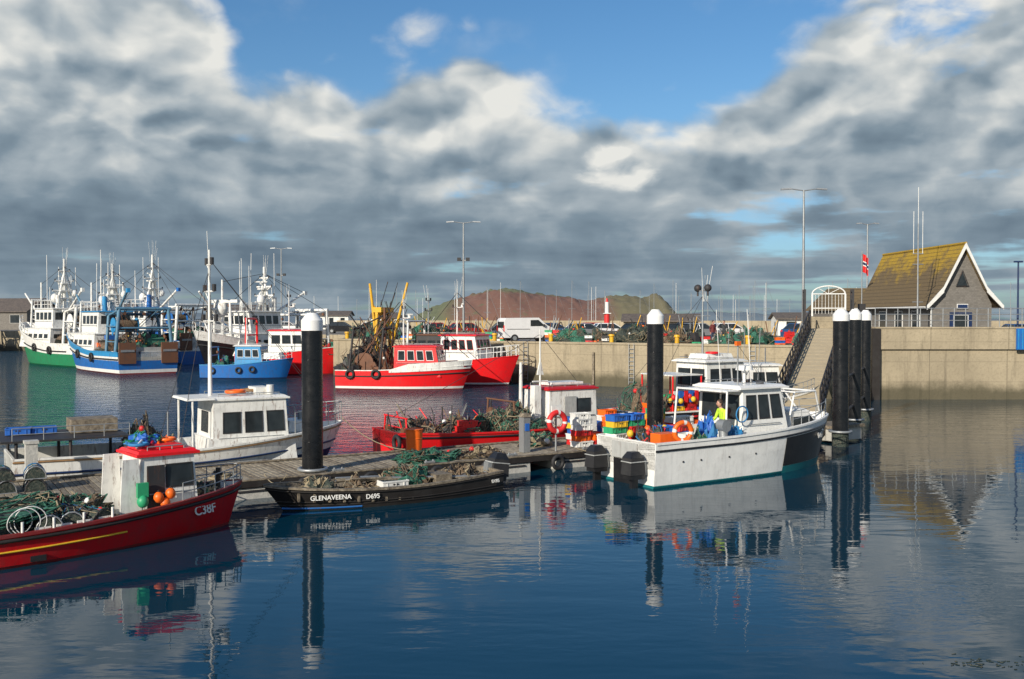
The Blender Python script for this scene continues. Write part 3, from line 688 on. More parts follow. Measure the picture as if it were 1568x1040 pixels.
def trawler(name, loc, rz, L, B, h0, h1, bands, lev, hcol, acc, seed, gant=WHITE, mh=7, house_at=(.42, .66), shel=True):
    R.seed(seed); mb = MB()
    sh = lambda t: h0 + (h1 - h0) * max(0, (t - .35) / .65) ** 1.25
    pt = hull(mb, L, B, sh, lev, bands, deckmat=RUST, cap=acc, bul=.8, rake=1.6, fl=.5, transom=.9, inner=hcol, rub=[(.66, RUB, .08)], N=24)
    s0, s1 = L * house_at[0], L * house_at[1]; z0 = h0 - .5
    if shel: house(mb, s0 - 1.0, s1 + 2.4, B * .8, z0, z0 + 2.0, hcol, hcol, rake=.5, sidew=5, frontw=0, aftw=2, v=(.5, .72), over=.1)
    z1 = z0 + (2.05 if shel else .6)
    house(mb, s0, s1, B * .55, z1, z1 + 2.1, hcol, acc, rake=-.25, sidew=4, frontw=4, v=(.45, .82), over=.25, aftw=2)
    zt = z1 + 2.2
    rail(mb, [(s0 + i * (s1 - s0) / 5, -B * .28, zt) for i in range(6)], .8, hcol, .03); rail(mb, [(s0 + i * (s1 - s0) / 5, B * .28, zt) for i in range(6)], .8, hcol, .03)
    mast(mb, (s0 + .8, 0, zt), mh, .22, hcol, ((.35, 1.3), (.55, 1.0), (.75, .6)), True, True, 6)
    mb.cyl((s0 + .8, -.9, zt), (s0 + .8, 0, zt + mh * .7), .14, hcol); mb.cyl((s0 + .8, .9, zt), (s0 + .8, 0, zt + mh * .7), .14, hcol)
    for k in (.2, .35, .5): mb.box((s0 + .8, 0, zt + mh * k), (1.1, 1.9 - k * 2, .14), hcol)
    mb.cyl((s0 + 1.9, 0, zt), (s0 + .8, 0, zt + mh * .6), .1, hcol)
    mb.sph((s0 + 1.8, .6, zt + 1.1), .42, FWHT, 12, (1, 1, 1.25)); mb.sph((s1 - 1, -.7, zt + .7), .3, FWHT, 12, (1, 1, 1.3)); mb.sph((s0 + .3, -.9, zt + 1.6), .3, FWHT, 12, (1, 1, 1.3))
    for i in range(8): x = R.uniform(s0, s1); y = R.uniform(-1.4, 1.4); mb.cyl((x, y, zt), (x + R.uniform(-.2, .2), y, zt + R.uniform(2.2, 6)), .035, FWHT, n=4)
    mb.cyl((s0 + .3, B * .15, z1), (s0 + .3, B * .15, zt + 1.4), .25, acc)
    gantry(mb, 1.0, B * .85, z0, z0 + 4.4, gant, .17, 0, 3); gantry(mb, 3.4, B * .85, z0, z0 + 3.9, gant, .15, .3, 2)
    mb.box((2.2, 0, z0 + 4.25), (2.6, B * .5, .12), gant)
    for sg in (-1, 1):
        mb.cyl((1.0, sg * B * .36, z0 + 4.3), (3.7, sg * B * .36, z0 + 3.8), .1, gant)
        for zz in (1.4, 2.8): mb.cyl((1.0, sg * B * .41, z0 + zz), (3.5, sg * B * .41, z0 + zz), .06, gant)
        mb.box((-.05, sg * B * .31, h0 - .1), (.18, 1.5, 1.9), RUST); mb.box((-.16, sg * B * .31, h0 + .1), (.06, 1.2, .2), GREY)
    mb.box((.2, 0, h0 - .2), (.2, B * .4, 1.2), LGREY)
    drum(mb, (2.2, -B * .18, z0 + 1.2), B * .36, .85, RUST, NETG); drum(mb, (2.4, B * .2, z0 + 2.9), B * .34, .7, acc, NETB)
    heap(mb, (2.0, 0, z0 + .1), (1.6, B * .36, 1.3), [NETG, DARK, NETB, RUST], 60, 8, seed)
    heap(mb, (s0 - 2, 0, z0 + .1), (1.5, B * .33, 1.4), [NETB, NETD, LGREY, RUST], 50, 8, seed + 9)
    fm = s1 + 2.2
    mb.cyl((fm, 0, z0 + 1.5), (fm, 0, z0 + 7.2), .16, hcol, .1); mb.cyl((fm, 0, z0 + 3), (fm + 3.2, .5, z0 + 6.0), .1, gant)
    gantry(mb, fm, 2.4, z0 + 1.5, z0 + 5.2, hcol, .11)
    mb.cyl((s0, 0, zt - .5), (s0 - 4.5, .4, zt + 2.0), .12, gant); mb.box((s0 - 4.5, .4, zt + 1.9), (.4, .3, .4), acc)
    mp = (s0 + .8, 0, zt + mh * .85)
    for tgt in ((L - .6, 0, h1), (fm, 0, z0 + 7.0), (1.0, B * .35, z0 + 4.3), (1.0, -B * .35, z0 + 4.3), (s0 - 4.5, .4, zt + 1.9)): line(mb, mp, tgt, .025)
    for i in range(10): line(mb, (R.uniform(.5, 6), R.uniform(-2, 2), z0 + R.uniform(.3, 1)), (R.uniform(.8, 3.6), R.uniform(-2, 2), z0 + 4.2), .035, R.choice([DARK, gant, RUST]))
    rail(mb, [pt(.68 + i * .05, 1, -1, -.08) for i in range(7)], .9, hcol, .035); rail(mb, [pt(.68 + i * .05, 1, 1, -.08) for i in range(7)], .9, hcol, .035)
    for i in range(10): crate(mb, (s0 - 2 + R.uniform(-1.5, 1.5), R.uniform(-1.8, 1.8), z0 + R.uniform(0, 1.6)), R.choice([FBLUE, FWHT, ORANGE, FGRN, FWHT]), (1.0, .7, .4))
    for t in (.3, .5): tyre(mb, pt(t, .7, 1, .15), .34)
    return mb.build(name, loc, rz)
LV = [('a', -.6), ('a', .15), ('a', .5), ('f', .55), ('f', 1)]
trawler('blue_and_white_trawler', (-33.0, 88.9, 0), rad(131), 20, 6.2, 2.0, 4.0, [DRED, FWHT, BLUE, WHITE, SKYB], [('a', -.6), ('a', .1), ('a', .4), ('f', .6), ('f', .78), ('f', 1)], WHITE, SKYB, 41, MUTB, 4.6)
trawler('green_and_white_trawler', (-42.5, 101.5, 0), rad(138), 19, 6.0, 2.4, 4.6, [GREEN, GREEN, GREEN, WHITE], LV, WHITE, WHITE, 42, WHITE, 5.4)
trawler('black_and_white_trawler', (-20.6, 104.3, 0), rad(238), 16.5, 5.6, 2.0, 3.9, [DRED, BLACK, BLACK, BLACK, WHITE], [('a', -.6), ('a', .1), ('a', .5), ('f', .6), ('f', .78), ('f', 1)], WHITE, WHITE, 43, WHITE, 4.4)
trawler('white_trawler', (-34.5, 108, 0), rad(145), 18, 5.6, 2.6, 4.4, [BLUE, BLUE, BLUE, WHITE], LV, WHITE, BLUE, 44, WHITE, 6.0)
trawler('black_trawler', (-80.0, 146, 0), rad(160), 16, 5, 2.0, 3.6, [DARK, DARK, BLACK, BLACK], LV, WHITE, DARK, 45, GREY, 4.0)
R.seed(99)

# ================================================================== pontoon
D = Vector((.85, .527)).normalized(); Nn = Vector((-D.y, D.x))
A0 = Vector((-22.0, 31.6 - .62 * 22.0)); PL = 41.6; W = 3.2
mb = MB()
mb.box((PL / 2, W / 2, .41), (PL, W, .10), PLANK)
npl = int(PL / .16)
for i in range(npl): mb.box((i * .16 + .08, W / 2 + R.uniform(-.012, .012), .485 + R.uniform(-.003, .003)), (.143, W - .1, .035), PLANK if R.random() < .6 else WOOD)
for y in (-.06, W + .06): mb.box((PL / 2, y, .41), (PL, .12, .17), TARB); mb.box((PL / 2, y, .53), (PL, .14, .05), WOOD)
x = .6
while x < PL - 1.5:
    mb.box((x + .8, W / 2 + .0, .0), (1.75, W + .16, .6), CONCF, top=(.97, .985)); mb.box((x + .8, W / 2, .22), (1.3, W + .2, .05), DARK)
    x += 2.7
for k in range(13):
    x = 2 + k * 3; mb.box((x, .18, .57), (.35, .1, .06), GREY); mb.cyl((x - .12, .18, .52), (x - .12, .18, .64), .03, GREY); mb.cyl((x + .12, .18, .52), (x + .12, .18, .64), .03, GREY)
ang = math.atan2(D.y, D.x)
mb.build('floating_pontoon', (A0.x, A0.y, 0), ang, .01)
def onp(x, along_y=0):
    s = (x - A0.x) / D.x; p = A0 + D * s + Nn * along_y; return p
def dep(name, mb, x, y, z=.51, rz=None): p = onp(x, y); return mb.build(name, (p.x, p.y, z), ang if rz is None else rz)
mb = MB(); heap(mb, (0, 0, 0), (1.0, .6, .25), [NETG, NETD, NETG, NETB], 120, 3, 51); dep('fishing_net_heap', mb, -2.3, .9)
mb = MB(); heap(mb, (0, 0, 0), (.8, .5, .25), [NETB, ROPE, DARK], 80, 2, 52); dep('fishing_net_heap', mb, -.6, .8)
mb = MB(); heap(mb, (0, 0, 0), (.6, .45, .3), [ROPE, NETG, DARK], 70, 1, 53); dep('rope_heap', mb, 2.0, 2.2)
mb = MB(); crates(mb, (-1.4, 0, 0), 6, 0, tall=6); crates(mb, (-1.2, .55, 0), 5, 0, tall=6); dep('fish_crates', mb, 4.2, 1.1)
mb = MB(); crates(mb, (-1.0, 0, 0), 4, 0, [FRED, ORANGE, FWHT], tall=5); heap(mb, (1.8, .3, 0), (.8, .6, .9), [NETG, FRED, NETD], 80, 8, 56); dep('fish_crates', mb, 7.6, 1.4)
mb = MB()
for i in range(6):
    for k in range(2): pot(mb, (i * .75 - 2, 0, k * .32), R.uniform(1.2, 1.9), .66)
dep('lobster_pots', mb, -13.2, 1.6)
mb = MB()
mb.box((0, 0, 0.6), (.26, .3, 1.2), GREY)
mb.box((0, 0, 1.25), (.34, .38, .12), WOOD, top=(.6, .6)); mb.box((0, -.16, .85), (.16, .03, .25), FBLUE)
dep('service_pedestal', mb, .9, .9)
mb = MB(); mb.box((0, 0, .45), (.3, .3, 1.3), CONCF); mb.box((0, 0, 1.14), (.36, .36, .08), CONCF); dep('service_pedestal', mb, -11.7, 2.6)
mb = MB(); mb.cyl((0, 0, 0), (0, 0, 1.5), .035, GREY); mb.torus((0, -.08, 1.0), .32, .095, FRED, (0, 1, 0), 24, 9, FWHT); mb.box((0, -.03, 1.45), (.4, .05, .2), FWHT)
mb.torus((0, -.1, 1.0), .15, .012, ROPE, (0, 1, 0))
dep('lifebuoy_stand', mb, 1.75, .5)
mb = MB(); mb.torus((0, 0, .05), .3, .045, ROPE, n=20); mb.torus((0, 0, .13), .25, .045, ROPE, n=20); dep('rope_coil', mb, -7.8, .7)
mb = MB(); mb.cyl((0, 0, 0), (0, 0, .8), .25, ORANGE, .29, 16); mb.torus((0, 0, .8), .29, .025, ORANGE); mb.torus((0, 0, .5), .275, .015, ORANGE); dep('orange_barrel', mb, -1.9, 2.6)
def mooring(a, b, sag=.25):
    mb = MB(); line(mb, (0, 0, 0), Vector(b) - Vector(a), .018, ROPE, sag); mb.build('mooring_line', a)
mooring((-6.8, 23.9, 1.25), (-8.5, 26.5, .6)); mooring((-5.9, 25.6, .9), (-7.0, 27.6, .6)); mooring((3.6, 30.6, 1.3), (2.2, 33.1, .6)); mooring((10.8, 34.2, 1.9), (11.2, 38.6, .6)); mooring((-5.9, 33.8, 1.6), (-3.4, 32.8, .6), .3)
mb = MB()
for i in range(6): mb.torus((i * 2.7 + .6, 0, 0), .2, .07, RUB, (0, 1, 0), 16, 7)
p = onp(-6, -.24); mb.build('tyre_fenders', (p.x, p.y, .26), ang)
mb = MB()
for i in range(60):
    x = R.gauss(0, .35); y = R.gauss(0, .12); a = R.uniform(0, 3.1); l = R.uniform(.03, .10)
    mb.cyl((x, y, .004), (x + l * math.cos(a), y + l * math.sin(a) * .5, .006), .006, NETD, n=4)
mb.build('floating_seaweed', (6.9, 14.1, 0))

# ================================================================== piles
PILEM = paint('pile_sleeve', (.008, .009, .011), .25, .3)
CAPM = paint('white_pile_cap', (.84, .84, .82), .4, .1)
def pile(x, y, r, top, wcap):
    mb = MB(); n = 28
    mb.cyl((0, 0, -3), (0, 0, top - wcap), r, PILEM, n=n)
    for z in (1.4, 2.6, 3.8): mb.torus((0, 0, z), r + .002, .008, PILEM, n=28, m=5)
    mb.cyl((0, 0, .0), (0, 0, .55), r * 1.02, NETD, r * 1.015, n=n)
    mb.cyl((0, 0, top - wcap), (0, 0, top - .22), r * 1.04, CAPM, n=n)
    mb.cyl((0, 0, top - .22), (0, 0, top), r * 1.04, CAPM, r * .45, n=n)
    mb.torus((0, 0, .58), r + .1, .05, GREY, n=20)
    return mb.build('mooring_pile', (x, y, 0))
pile(-5.87, 28.75, .305, 5.17, .52)
pile(5.15, 35.2, .295, 5.33, .52)
pile(12.9, 38.4, .31, 5.38, .47); pile(15.05, 43.0, .29, 5.42, .47); pile(17.25, 47.8, .27, 5.42, .5)
mb = MB(); mb.box((0, 0, .35), (1.8, 1.2, .5), CONCF); mb.box((0, 0, .66), (2.0, 1.4, .12), WOOD); mb.build('pile_platform', (13.2, 40.0, 0), ang)
mb = MB()
for z in (1.2, 2.6): mb.cyl((0, 0, z), (4.3, 9.4, z), .06, DARK)
mb.build('pile_bracing', (12.9, 38.4, 0))

# ================================================================== quay
def extr(name, poly, z0, z1, side, top):
    mb = MB(); n = len(poly)
    vs = [(p[0], p[1], z0) for p in poly] + [(p[0], p[1], z1) for p in poly]
    mb.add(vs, [(i, (i + 1) % n, n + (i + 1) % n, n + i) for i in range(n)], side)
    mb.add(vs, [tuple(range(n, 2 * n))], top); return mb.build(name)
extr('quay', [(-15.8, 86.6), (22.2, 62.6), (22.2, 60.5), (220, 60.5), (220, 210), (60, 190), (-10, 230), (-220, 260), (-220, 195), (-75, 152), (-42, 130), (-18, 114)], -3, 3.1, CONC, QTOP)
mb = MB()
d = Vector((22.2 + 15.8, 62.6 - 86.6)); Lq = d.length; qa = math.atan2(d.y, d.x)
mb.box((Lq / 2, .2, 3.17), (Lq, .55, .15), CONC)
for i in range(9):
    x = 1 + i * 5.2; mb.cyl((x, .7, 3.2), (x, .7, 3.7), .17, YEL); mb.cyl((x, .7, 3.7), (x, .7, 3.85), .25, YEL, .2)
for i in range(4):
    x = 11 + i * 9
    for k in range(9): mb.box((x, -.1, .4 + k * .3), (.4, .04, .04), GREY)
    for s_ in (-.2, .2): mb.box((x + s_, -.1, 1.7), (.04, .06, 3.0), GREY)
for i in range(6): mb.box((4 + i * 7.3, -.1, 1.3), (.16, .12, 2.4), WOOD)
mb.build('quay_coping', (-15.8, 86.6, 0), qa)
mb = MB()
mb.box((5.0, .25, 3.75), (10.0, .7, 1.28), CONC); mb.box((14.5, .3, 3.5), (9.0, .5, .8), CONC); mb.box((60, .3, 3.5), (82, .5, .8), CONC)
mb.box((5.0, .25, 4.44), (10.1, .82, .1), CONC)
mb.box((.0, -.12, 2.2), (.5, .25, 4.4), TARB)
mb.build('parapet_wall', (22.4, 60.42, 0))
mb = MB()
for i in range(15): mb.cyl((i * .7, 0, 0), (i * .7, 0, 1.15), .03, GREY)
for z in (.4, .78, 1.15): mb.cyl((0, 0, z), (9.8, 0, z), .025, GREY)
mb.build('steel_railing', (22.5, 60.7, 4.49))
mb = MB()
for i in range(22): mb.cyl((i * .75, 0, 0), (i * .75, 0, 1.1), .03, GREY)
for z in (.4, .75, 1.1): mb.cyl((0, 0, z), (16, 0, z), .025, GREY)
mb.build('steel_railing', (32.3, 60.8, 3.9))
mb = MB(); mb.box((0, 0, .65), (1.2, .12, 1.3), BLUE); [mb.box((-.5 + .25 * i, -.07, .65), (.05, .03, 1.2), SKYB) for i in range(5)]; mb.build('blue_gate', (31.5, 60.0, 3.1))
extr('sea_wall', [(-30, 168), (60, 128), (220, 128), (220, 130), (60, 130), (-30, 170)], 3, 4.7, CONC, CONC)

# ================================================================== gangway
mb = MB(); top = Vector((19.4, 60.3, 4.35)); bot = Vector((12.9, 44.2, .75)); dv = bot - top; Lg = dv.length
Mx = dv.normalized(); My = Vector((0, 0, 1)).cross(Mx).normalized(); Mz = Mx.cross(My)
Mr = Matrix((Mx, My, Mz)).transposed()
def G(x, y, z): return top + Mx * x + My * y + Mz * z
GT = paint('gangway_tread', (.52, .43, .28), .75, .25)
mb.box(G(Lg / 2, 0, 0), (Lg, 1.9, .08), GT, rot=Mr)
for i in range(int(Lg / .8)): mb.box(G(.4 + i * .8, 0, .043), (.02, 1.8, .006), GT, rot=Mr)
for sy in (-1, 1):
    mb.box(G(Lg / 2, sy * 1.0, .05), (Lg, .1, .3), DARK, rot=Mr)
    for zz in (.4, .8, 1.2): mb.cyl(G(0, sy * 1.0, zz), G(Lg, sy * 1.0, zz), .035, DARK)
    k = int(Lg / 1.1)
    for i in range(k + 1):
        mb.cyl(G(i * Lg / k, sy * 1.0, 0), G(i * Lg / k, sy * 1.0, 1.2), .04, DARK)
        if i < k: mb.cyl(G(i * Lg / k, sy * 1.0, .1), G((i + 1) * Lg / k, sy * 1.0, 1.2), .022, DARK)
mb.build('gangway')
mb = MB()
for x in (-1.0, 1.0): mb.box((x, 0, .7), (.1, .1, 1.4), FWHT)
pts = [(1.0 * math.cos(a), 0, 1.4 + .5 * math.sin(a)) for a in [math.pi * i / 12 for i in range(13)]]
mb.tube(pts, .05, FWHT); mb.cyl((-1, 0, 1.4), (1, 0, 1.4), .04, FWHT); mb.cyl((-1, 0, .5), (1, 0, .5), .04, FWHT)
for i in range(9): mb.cyl((-.8 + i * .2, 0, .15), (-.8 + i * .2, 0, 1.4), .014, FWHT)
for a in (.8, 1.57, 2.3): mb.cyl((0, 0, 1.4), (math.cos(a), 0, 1.4 + .5 * math.sin(a)), .02, FWHT)
for s_ in (-1.45, 1.45): mb.box((s_, -.1, .6), (.12, .12, 2.2), DARK); mb.box((s_, .6, .6), (.12, .12, 2.2), DARK); mb.box((s_, .25, 1.55), (.08, .7, .08), DARK); mb.box((s_, .25, .7), (.05, .7, .7), DARK)
mb.build('gangway_gate', (19.9, 61.6, 5.15), rad(-10))
mb = MB(); mb.box((0, 0, 2.2), (3.4, 2.4, 4.4), CONC); mb.box((0, .3, 4.75), (3.0, 1.6, .75), CONC); mb.build('gangway_abutment', (20.4, 62.2, 0))

# ================================================================== stone building with steep roof
mb = MB(); bw, bl, e, rg = 4.3, 12.0, 2.9, 7.1
h = bw / 2
mb.add([(-h, 0, 0), (h, 0, 0), (h, 0, e), (0, 0, rg - .15), (-h, 0, e), (-h, bl, 0), (h, bl, 0), (h, bl, e), (0, bl, rg - .15), (-h, bl, e)],
       [(0, 1, 2, 3, 4), (9, 8, 7, 6, 5), (0, 4, 9, 5), (1, 6, 7, 2)], STONE)
for sg in (-1, 1):
    pr = [(0, rg), (sg * h * .72, e + 1.15), (sg * (h + .6), e - .15)]
    for k in range(2):
        a, b = pr[k], pr[k + 1]; y0, y1 = -.45, bl + .3
        vs = [(a[0], y0, a[1]), (b[0], y0, b[1]), (b[0], y1, b[1]), (a[0], y1, a[1])]
        vs += [(v[0], v[1], v[2] - .12) for v in vs]
        mb.add(vs, [(0, 1, 2, 3), (7, 6, 5, 4), (0, 4, 5, 1), (1, 5, 6, 2), (3, 2, 6, 7)], ROOF)
        for yy in (-.52,):
            vs = [(a[0], yy, a[1] + .06), (b[0] , yy, b[1] + .06), (b[0], yy, b[1] - .24), (a[0], yy, a[1] - .34)]
            vs += [(v[0], v[1] + .07, v[2]) for v in vs]
            mb.add(vs, [(0, 1, 2, 3), (7, 6, 5, 4), (0, 4, 5, 1), (2, 6, 7, 3), (1, 5, 6, 2), (0, 3, 7, 4)], FWHT)
mb.cyl((0, -.5, rg + .03), (0, bl + .3, rg + .03), .09, ROOF)
qd = [(-h, -.002, 0), (h, -.002, 0), (h, -.002, e), (-h, -.002, e)]
mb.window(qd, .30, .66, .0, .80, NAVY, NAVY, .08, .06); mb.window(qd, .36, .60, .45, .74, FWHT, GLASS, .03, .09)
mb.box((0, -.08, 2.75), (.8, .05, .35), FWHT); mb.box((0, -.12, 2.75), (.7, .03, .25), NAVY)
mb.add([(-.38, -.05, 4.2), (.38, -.05, 4.2), (0, -.05, 5.15)], [(0, 1, 2)], GLASS)
for a, b in (((-.45, -.07, 4.15), (.45, -.07, 4.15)), ((.45, -.07, 4.15), (0, -.07, 5.25)), ((0, -.07, 5.25), (-.45, -.07, 4.15))): mb.cyl(a, b, .035, DARK, n=5)
qs = [(-h - .002, bl, 0), (-h - .002, 0, 0), (-h - .002, 0, e), (-h - .002, bl, e)]
for i in range(4): mb.window(qs, .1 + i * .22, .2 + i * .22, .35, .85, FWHT, GLASS, .06, .05)
for sg in (-1, 1): mb.cyl((sg * (h + .63), -.3, e - .2), (sg * (h + .63), bl, e - .2), .06, FWHT, n=6)
mb.cyl((-h - .1, -.1, 0), (-h - .1, -.1, e - .2), .05, FWHT, n=6)
mb.build('stone_harbour_building', (31.3, 68.2, 3.1), rad(4))
mb = MB(); mb.box((0, 0, 1.3), (5, 5, 2.6), STONE); mb.box((0, 0, 3.6), (5.6, 5.6, 2.0), ROOF, top=(.45, .45)); mb.window([(-2.5, -2.502, 0), (2.5, -2.502, 0), (2.5, -2.502, 2.6), (-2.5, -2.502, 2.6)], .2, .45, .3, .85, FWHT)
mb.build('stone_outbuilding', (30.0, 88, 3.1), rad(4))
def shed(name, loc, rz, l, w, e, rg, wall, roof, nw=5):
    mb = MB(); h = w / 2
    mb.add([(0, -h, 0), (0, h, 0), (0, h, e), (0, 0, rg), (0, -h, e), (l, -h, 0), (l, h, 0), (l, h, e), (l, 0, rg), (l, -h, e)], [(0, 4, 3, 2, 1), (5, 6, 7, 8, 9), (0, 5, 9, 4), (1, 2, 7, 6)], wall)
    for sg in (-1, 1):
        vs = [(-.3, 0, rg + .12), (l + .3, 0, rg + .12), (l + .3, sg * (h + .4), e - .05), (-.3, sg * (h + .4), e - .05)]; vs += [(v[0], v[1], v[2] - .15) for v in vs]
        mb.add(vs, [(0, 1, 2, 3), (4, 5, 6, 7), (3, 2, 6, 7), (0, 3, 7, 4), (1, 2, 6, 5)], roof)
    q_ = [(0, -h - .002, 0), (l, -h - .002, 0), (l, -h - .002, e), (0, -h - .002, e)]
    for i in range(nw): mb.window(q_, (i + .3) / nw, (i + .7) / nw, .35, .8, FWHT)
    mb.build(name, loc, rz)
shed('stone_warehouse', (-106, 178, 3.1), rad(-12), 24, 9, 3.2, 5.4, STONE, PROOF)
shed('white_harbour_house', (-82, 190, 3.1), 0, 9, 6, 3, 4.6, WHITE, PROOF, 3)
shed('grey_harbour_shed', (-60, 196, 3.1), 0, 11, 8, 3.6, 4.6, STONE, PROOF, 4)
shed('white_cottage', (-35, 176, 3.1), 0, 6, 5, 2.6, 3.2, WHITE, PROOF, 3)
shed('white_cottage', (-27, 190, 3.1), 0, 5, 5, 2.2, 3.0, WHITE, PROOF, 2)
shed('low_harbour_store', (14, 122, 3.1), rad(-10), 9, 4, 1.7, 2.4, CONC, PROOF, 3)
shed('low_harbour_store', (30, 112, 3.1), rad(-4), 6, 4, 2.0, 2.5, WHITE, PROOF, 2)

# ================================================================== lamps & masts
def lamp(x, y, top, arm=1.5, second=None):
    mb = MB(); h = top - 3.1
    mb.cyl((0, 0, 0), (0, 0, h), .12, GREY, .065, 10); mb.cyl((0, 0, 0), (0, 0, .8), .18, GREY)
    for sg in (-1, 1):
        mb.cyl((0, 0, h - .05), (sg * arm * .6, 0, h + .08), .045, GREY, .035)
        mb.box((sg * arm * .82, 0, h + .07), (arm * .5, .26, .1), GREY, rot=Matrix.Rotation(sg * .06, 3, 'Y'), top=(.9, .8))
    if second:
        mb.box((0, 0, second - 3.1), (.9, .1, .1), GREY)
        for sg in (-1, 1): mb.box((sg * .4, -.1, second - 3.1 + .1), (.35, .3, .3), DARK)
    mb.build('lamp_post', (x, y, 3.1))
lamp(20.2, 68, 13.9); lamp(-4.5, 91, 13.9, 1.5, 10.4); lamp(-29.4, 125, 13.9, 1.3, 10.5); lamp(33.5, 92.5, 13.9, 1.0)
mb = MB()
mb.cyl((0, 0, 0), (0, 0, 8.2), .07, GREY, .04)
for z in (3, 5.5, 6.2): mb.cyl((-.35, 0, z), (.35, 0, z), .03, GREY)
for x in (-.3, .0, .3): mb.cyl((x, 0, 6.2), (x, 0, 10.6 if x == 0 else 9), .02, FWHT)
mb.build('radio_mast', (26.9, 65, 3.1))
mb = MB(); mb.cyl((0, 0, 0), (0, 0, 5.5), .07, NAVY, .05); mb.box((0, 0, 5.5), (.5, .2, .1), NAVY); mb.build('lamp_post', (32.0, 62, 3.1))
mb = MB(); mb.cyl((0, 0, 0), (0, 0, 6.2), .045, GREY, .03); mb.box((0, 0, 2.6), (.4, .3, .5), DARK)
n = 10
for j, (v0, v1, mt) in enumerate(((0, .38, FRED), (.38, .44, FWHT), (.44, .58, NAVY), (.58, .64, FWHT), (.64, 1, FRED))):
    vs = []
    for i in range(n + 1):
        u = i / n; yy = .12 * math.sin(u * 9); dz = -.35 * u
        for v in (v0, v1): vs.append((.42 * u, yy, 6.1 - 1.15 * v + dz))
    mb.add(vs, [(2 * i, 2 * i + 1, 2 * i + 3, 2 * i + 2) for i in range(n)], mt, True)
mb.build('flagpole_with_flag', (22.3, 62.5, 3.1))
mb = MB(); mb.cyl((0, 0, 0), (0, 0, 2.6), .4, FRED, .36, 14); mb.cyl((0, 0, 2.6), (0, 0, 4.1), .26, FWHT, .24, 14); mb.cyl((0, 0, 4.1), (0, 0, 4.6), .2, FRED, .1, 10); mb.box((0, 0, 2.6), (1.0, 1.0, .1), FWHT); mb.build('harbour_beacon', (12.6, 130, 3.1))

# ================================================================== vehicles
def car(name, loc, rz, col, van=False, L=4.1, W=1.72):
    mb = MB(); h = W / 2
    if van:
        L = 4.5; prof = [(0, .35), (0, 1.75), (.15, 1.95), (3.0, 1.98), (3.75, 1.35), (4.35, 1.1), (4.5, .85), (4.5, .35)]
        mb.prism(prof, -h, h, col)
        g = [(2.25, 1.28), (2.25, 1.78), (2.95, 1.8), (3.55, 1.3)]
        for sg in (-1, 1): mb.prism(g, sg * (h + .012), sg * (h + .002), GLASS)
        mb.add([(3.08, -h * .85, 1.93), (3.08, h * .85, 1.93), (3.74, h * .85, 1.40), (3.74, -h * .85, 1.40)], [(3, 2, 1, 0)], GLASS)
        mb.v[-4:] = [(a + .02, b, c + .02) for a, b, c in mb.v[-4:]]
        mb.box((-.01, 0, 1.4), (.03, W * .8, .5), GLASS)
        for sg in (-1, 1): mb.box((1.2, sg * (h + .01), 1.05), (2.0, .02, .04), DARK); mb.box((-.02, sg * h * .85, 1.1), (.05, .15, .5), FRED)
        mb.box((3.4, -h - .1, 1.35), (.12, .2, .2), DARK)
    else:
        prof = [(0, .35), (-.03, .8), (.1, .98), (L * .25, 1.0), (L * .68, .95), (L * .97, .78), (L, .6), (L, .35)]
        mb.prism(prof, -h, h, col)
        a = [(L * .06, .97), (L * .74, .94)]; t = [(L * .17, 1.42), (L * .55, 1.42)]
        k = .78
        vs = [(a[0][0], -h * .96, a[0][1]), (a[1][0], -h * .96, a[1][1]), (a[1][0], h * .96, a[1][1]), (a[0][0], h * .96, a[0][1]), (t[0][0], -h * k, 1.42), (t[1][0], -h * k, 1.42), (t[1][0], h * k, 1.42), (t[0][0], h * k, 1.42)]
        mb.add(vs, [(0, 1, 5, 4), (1, 2, 6, 5), (2, 3, 7, 6), (3, 0, 4, 7)], GLASS)
        mb.box(((t[0][0] + t[1][0]) / 2, 0, 1.45), (t[1][0] - t[0][0] + .1, W * k + .04, .07), col, top=(.92, .9))
        for i, j in ((0, 4), (1, 5), (2, 6), (3, 7)): mb.cyl(vs[i], vs[j], .045, col, n=5)
        for sg in (-1, 1): mb.cyl((L * .38, sg * h * .97, .95), (L * .38, sg * h * k, 1.43), .04, col, n=5); mb.box((L + .0, sg * h * .7, .66), (.06, .35, .14), FWHT); mb.box((0, sg * h * .75, .8), (.08, .3, .16), FRED)
    for x in (L * .19, L * .81):
        for sg in (-1, 1):
            mb.cyl((x, sg * (h - .2), .32), (x, sg * (h + .015), .32), .32, RUB, n=16); mb.cyl((x, sg * (h - .1), .32), (x, sg * (h + .03), .32), .18, GREY, n=10)
    mb.box((L / 2, 0, .3), (L * .5, W * .9, .15), DARK)
    mb.build(name, loc, rz, .03)
CARW = paint('white_car_paint', (.8, .8, .8), .2, .1); CARR = paint('red_car_paint', (.4, .02, .02), .2, .1); CARS = paint('silver_car_paint', (.5, .52, .53), .2, .1, 0, .6)
CARK = paint('black_car_paint', (.02, .02, .022), .15, .1); CARB = paint('blue_car_paint', (.03, .08, .2), .2, .1)
car('white_van', (-.9, 79.5, 3.1), rad(22), CARW, True)
for x, y, a, c in ((4.8, 88, 20, CARS), (9.5, 84, 30, CARK), (12.8, 82, 40, CARK), (7.4, 93, 10, CARW), (-6.2, 97, 30, CARR), (-9.5, 101, 20, CARR), (-2.2, 99, 10, CARK), (2.2, 97, 15, CARB), (15.5, 90, 20, CARS), (19, 94, 10, CARW), (-14, 106, 5, CARS), (-19, 121, 5, CARW), (-24, 127, 0, CARK), (12, 98, 15, CARB), (-33, 136, 0, CARW), (-45, 144, 0, CARS), (24, 86, 15, CARB), (7, 104, 10, CARR), (17, 103, 15, CARK), (40, 76, 90, CARB)):
    car('parked_car', (x, y, 3.1), rad(a), c)
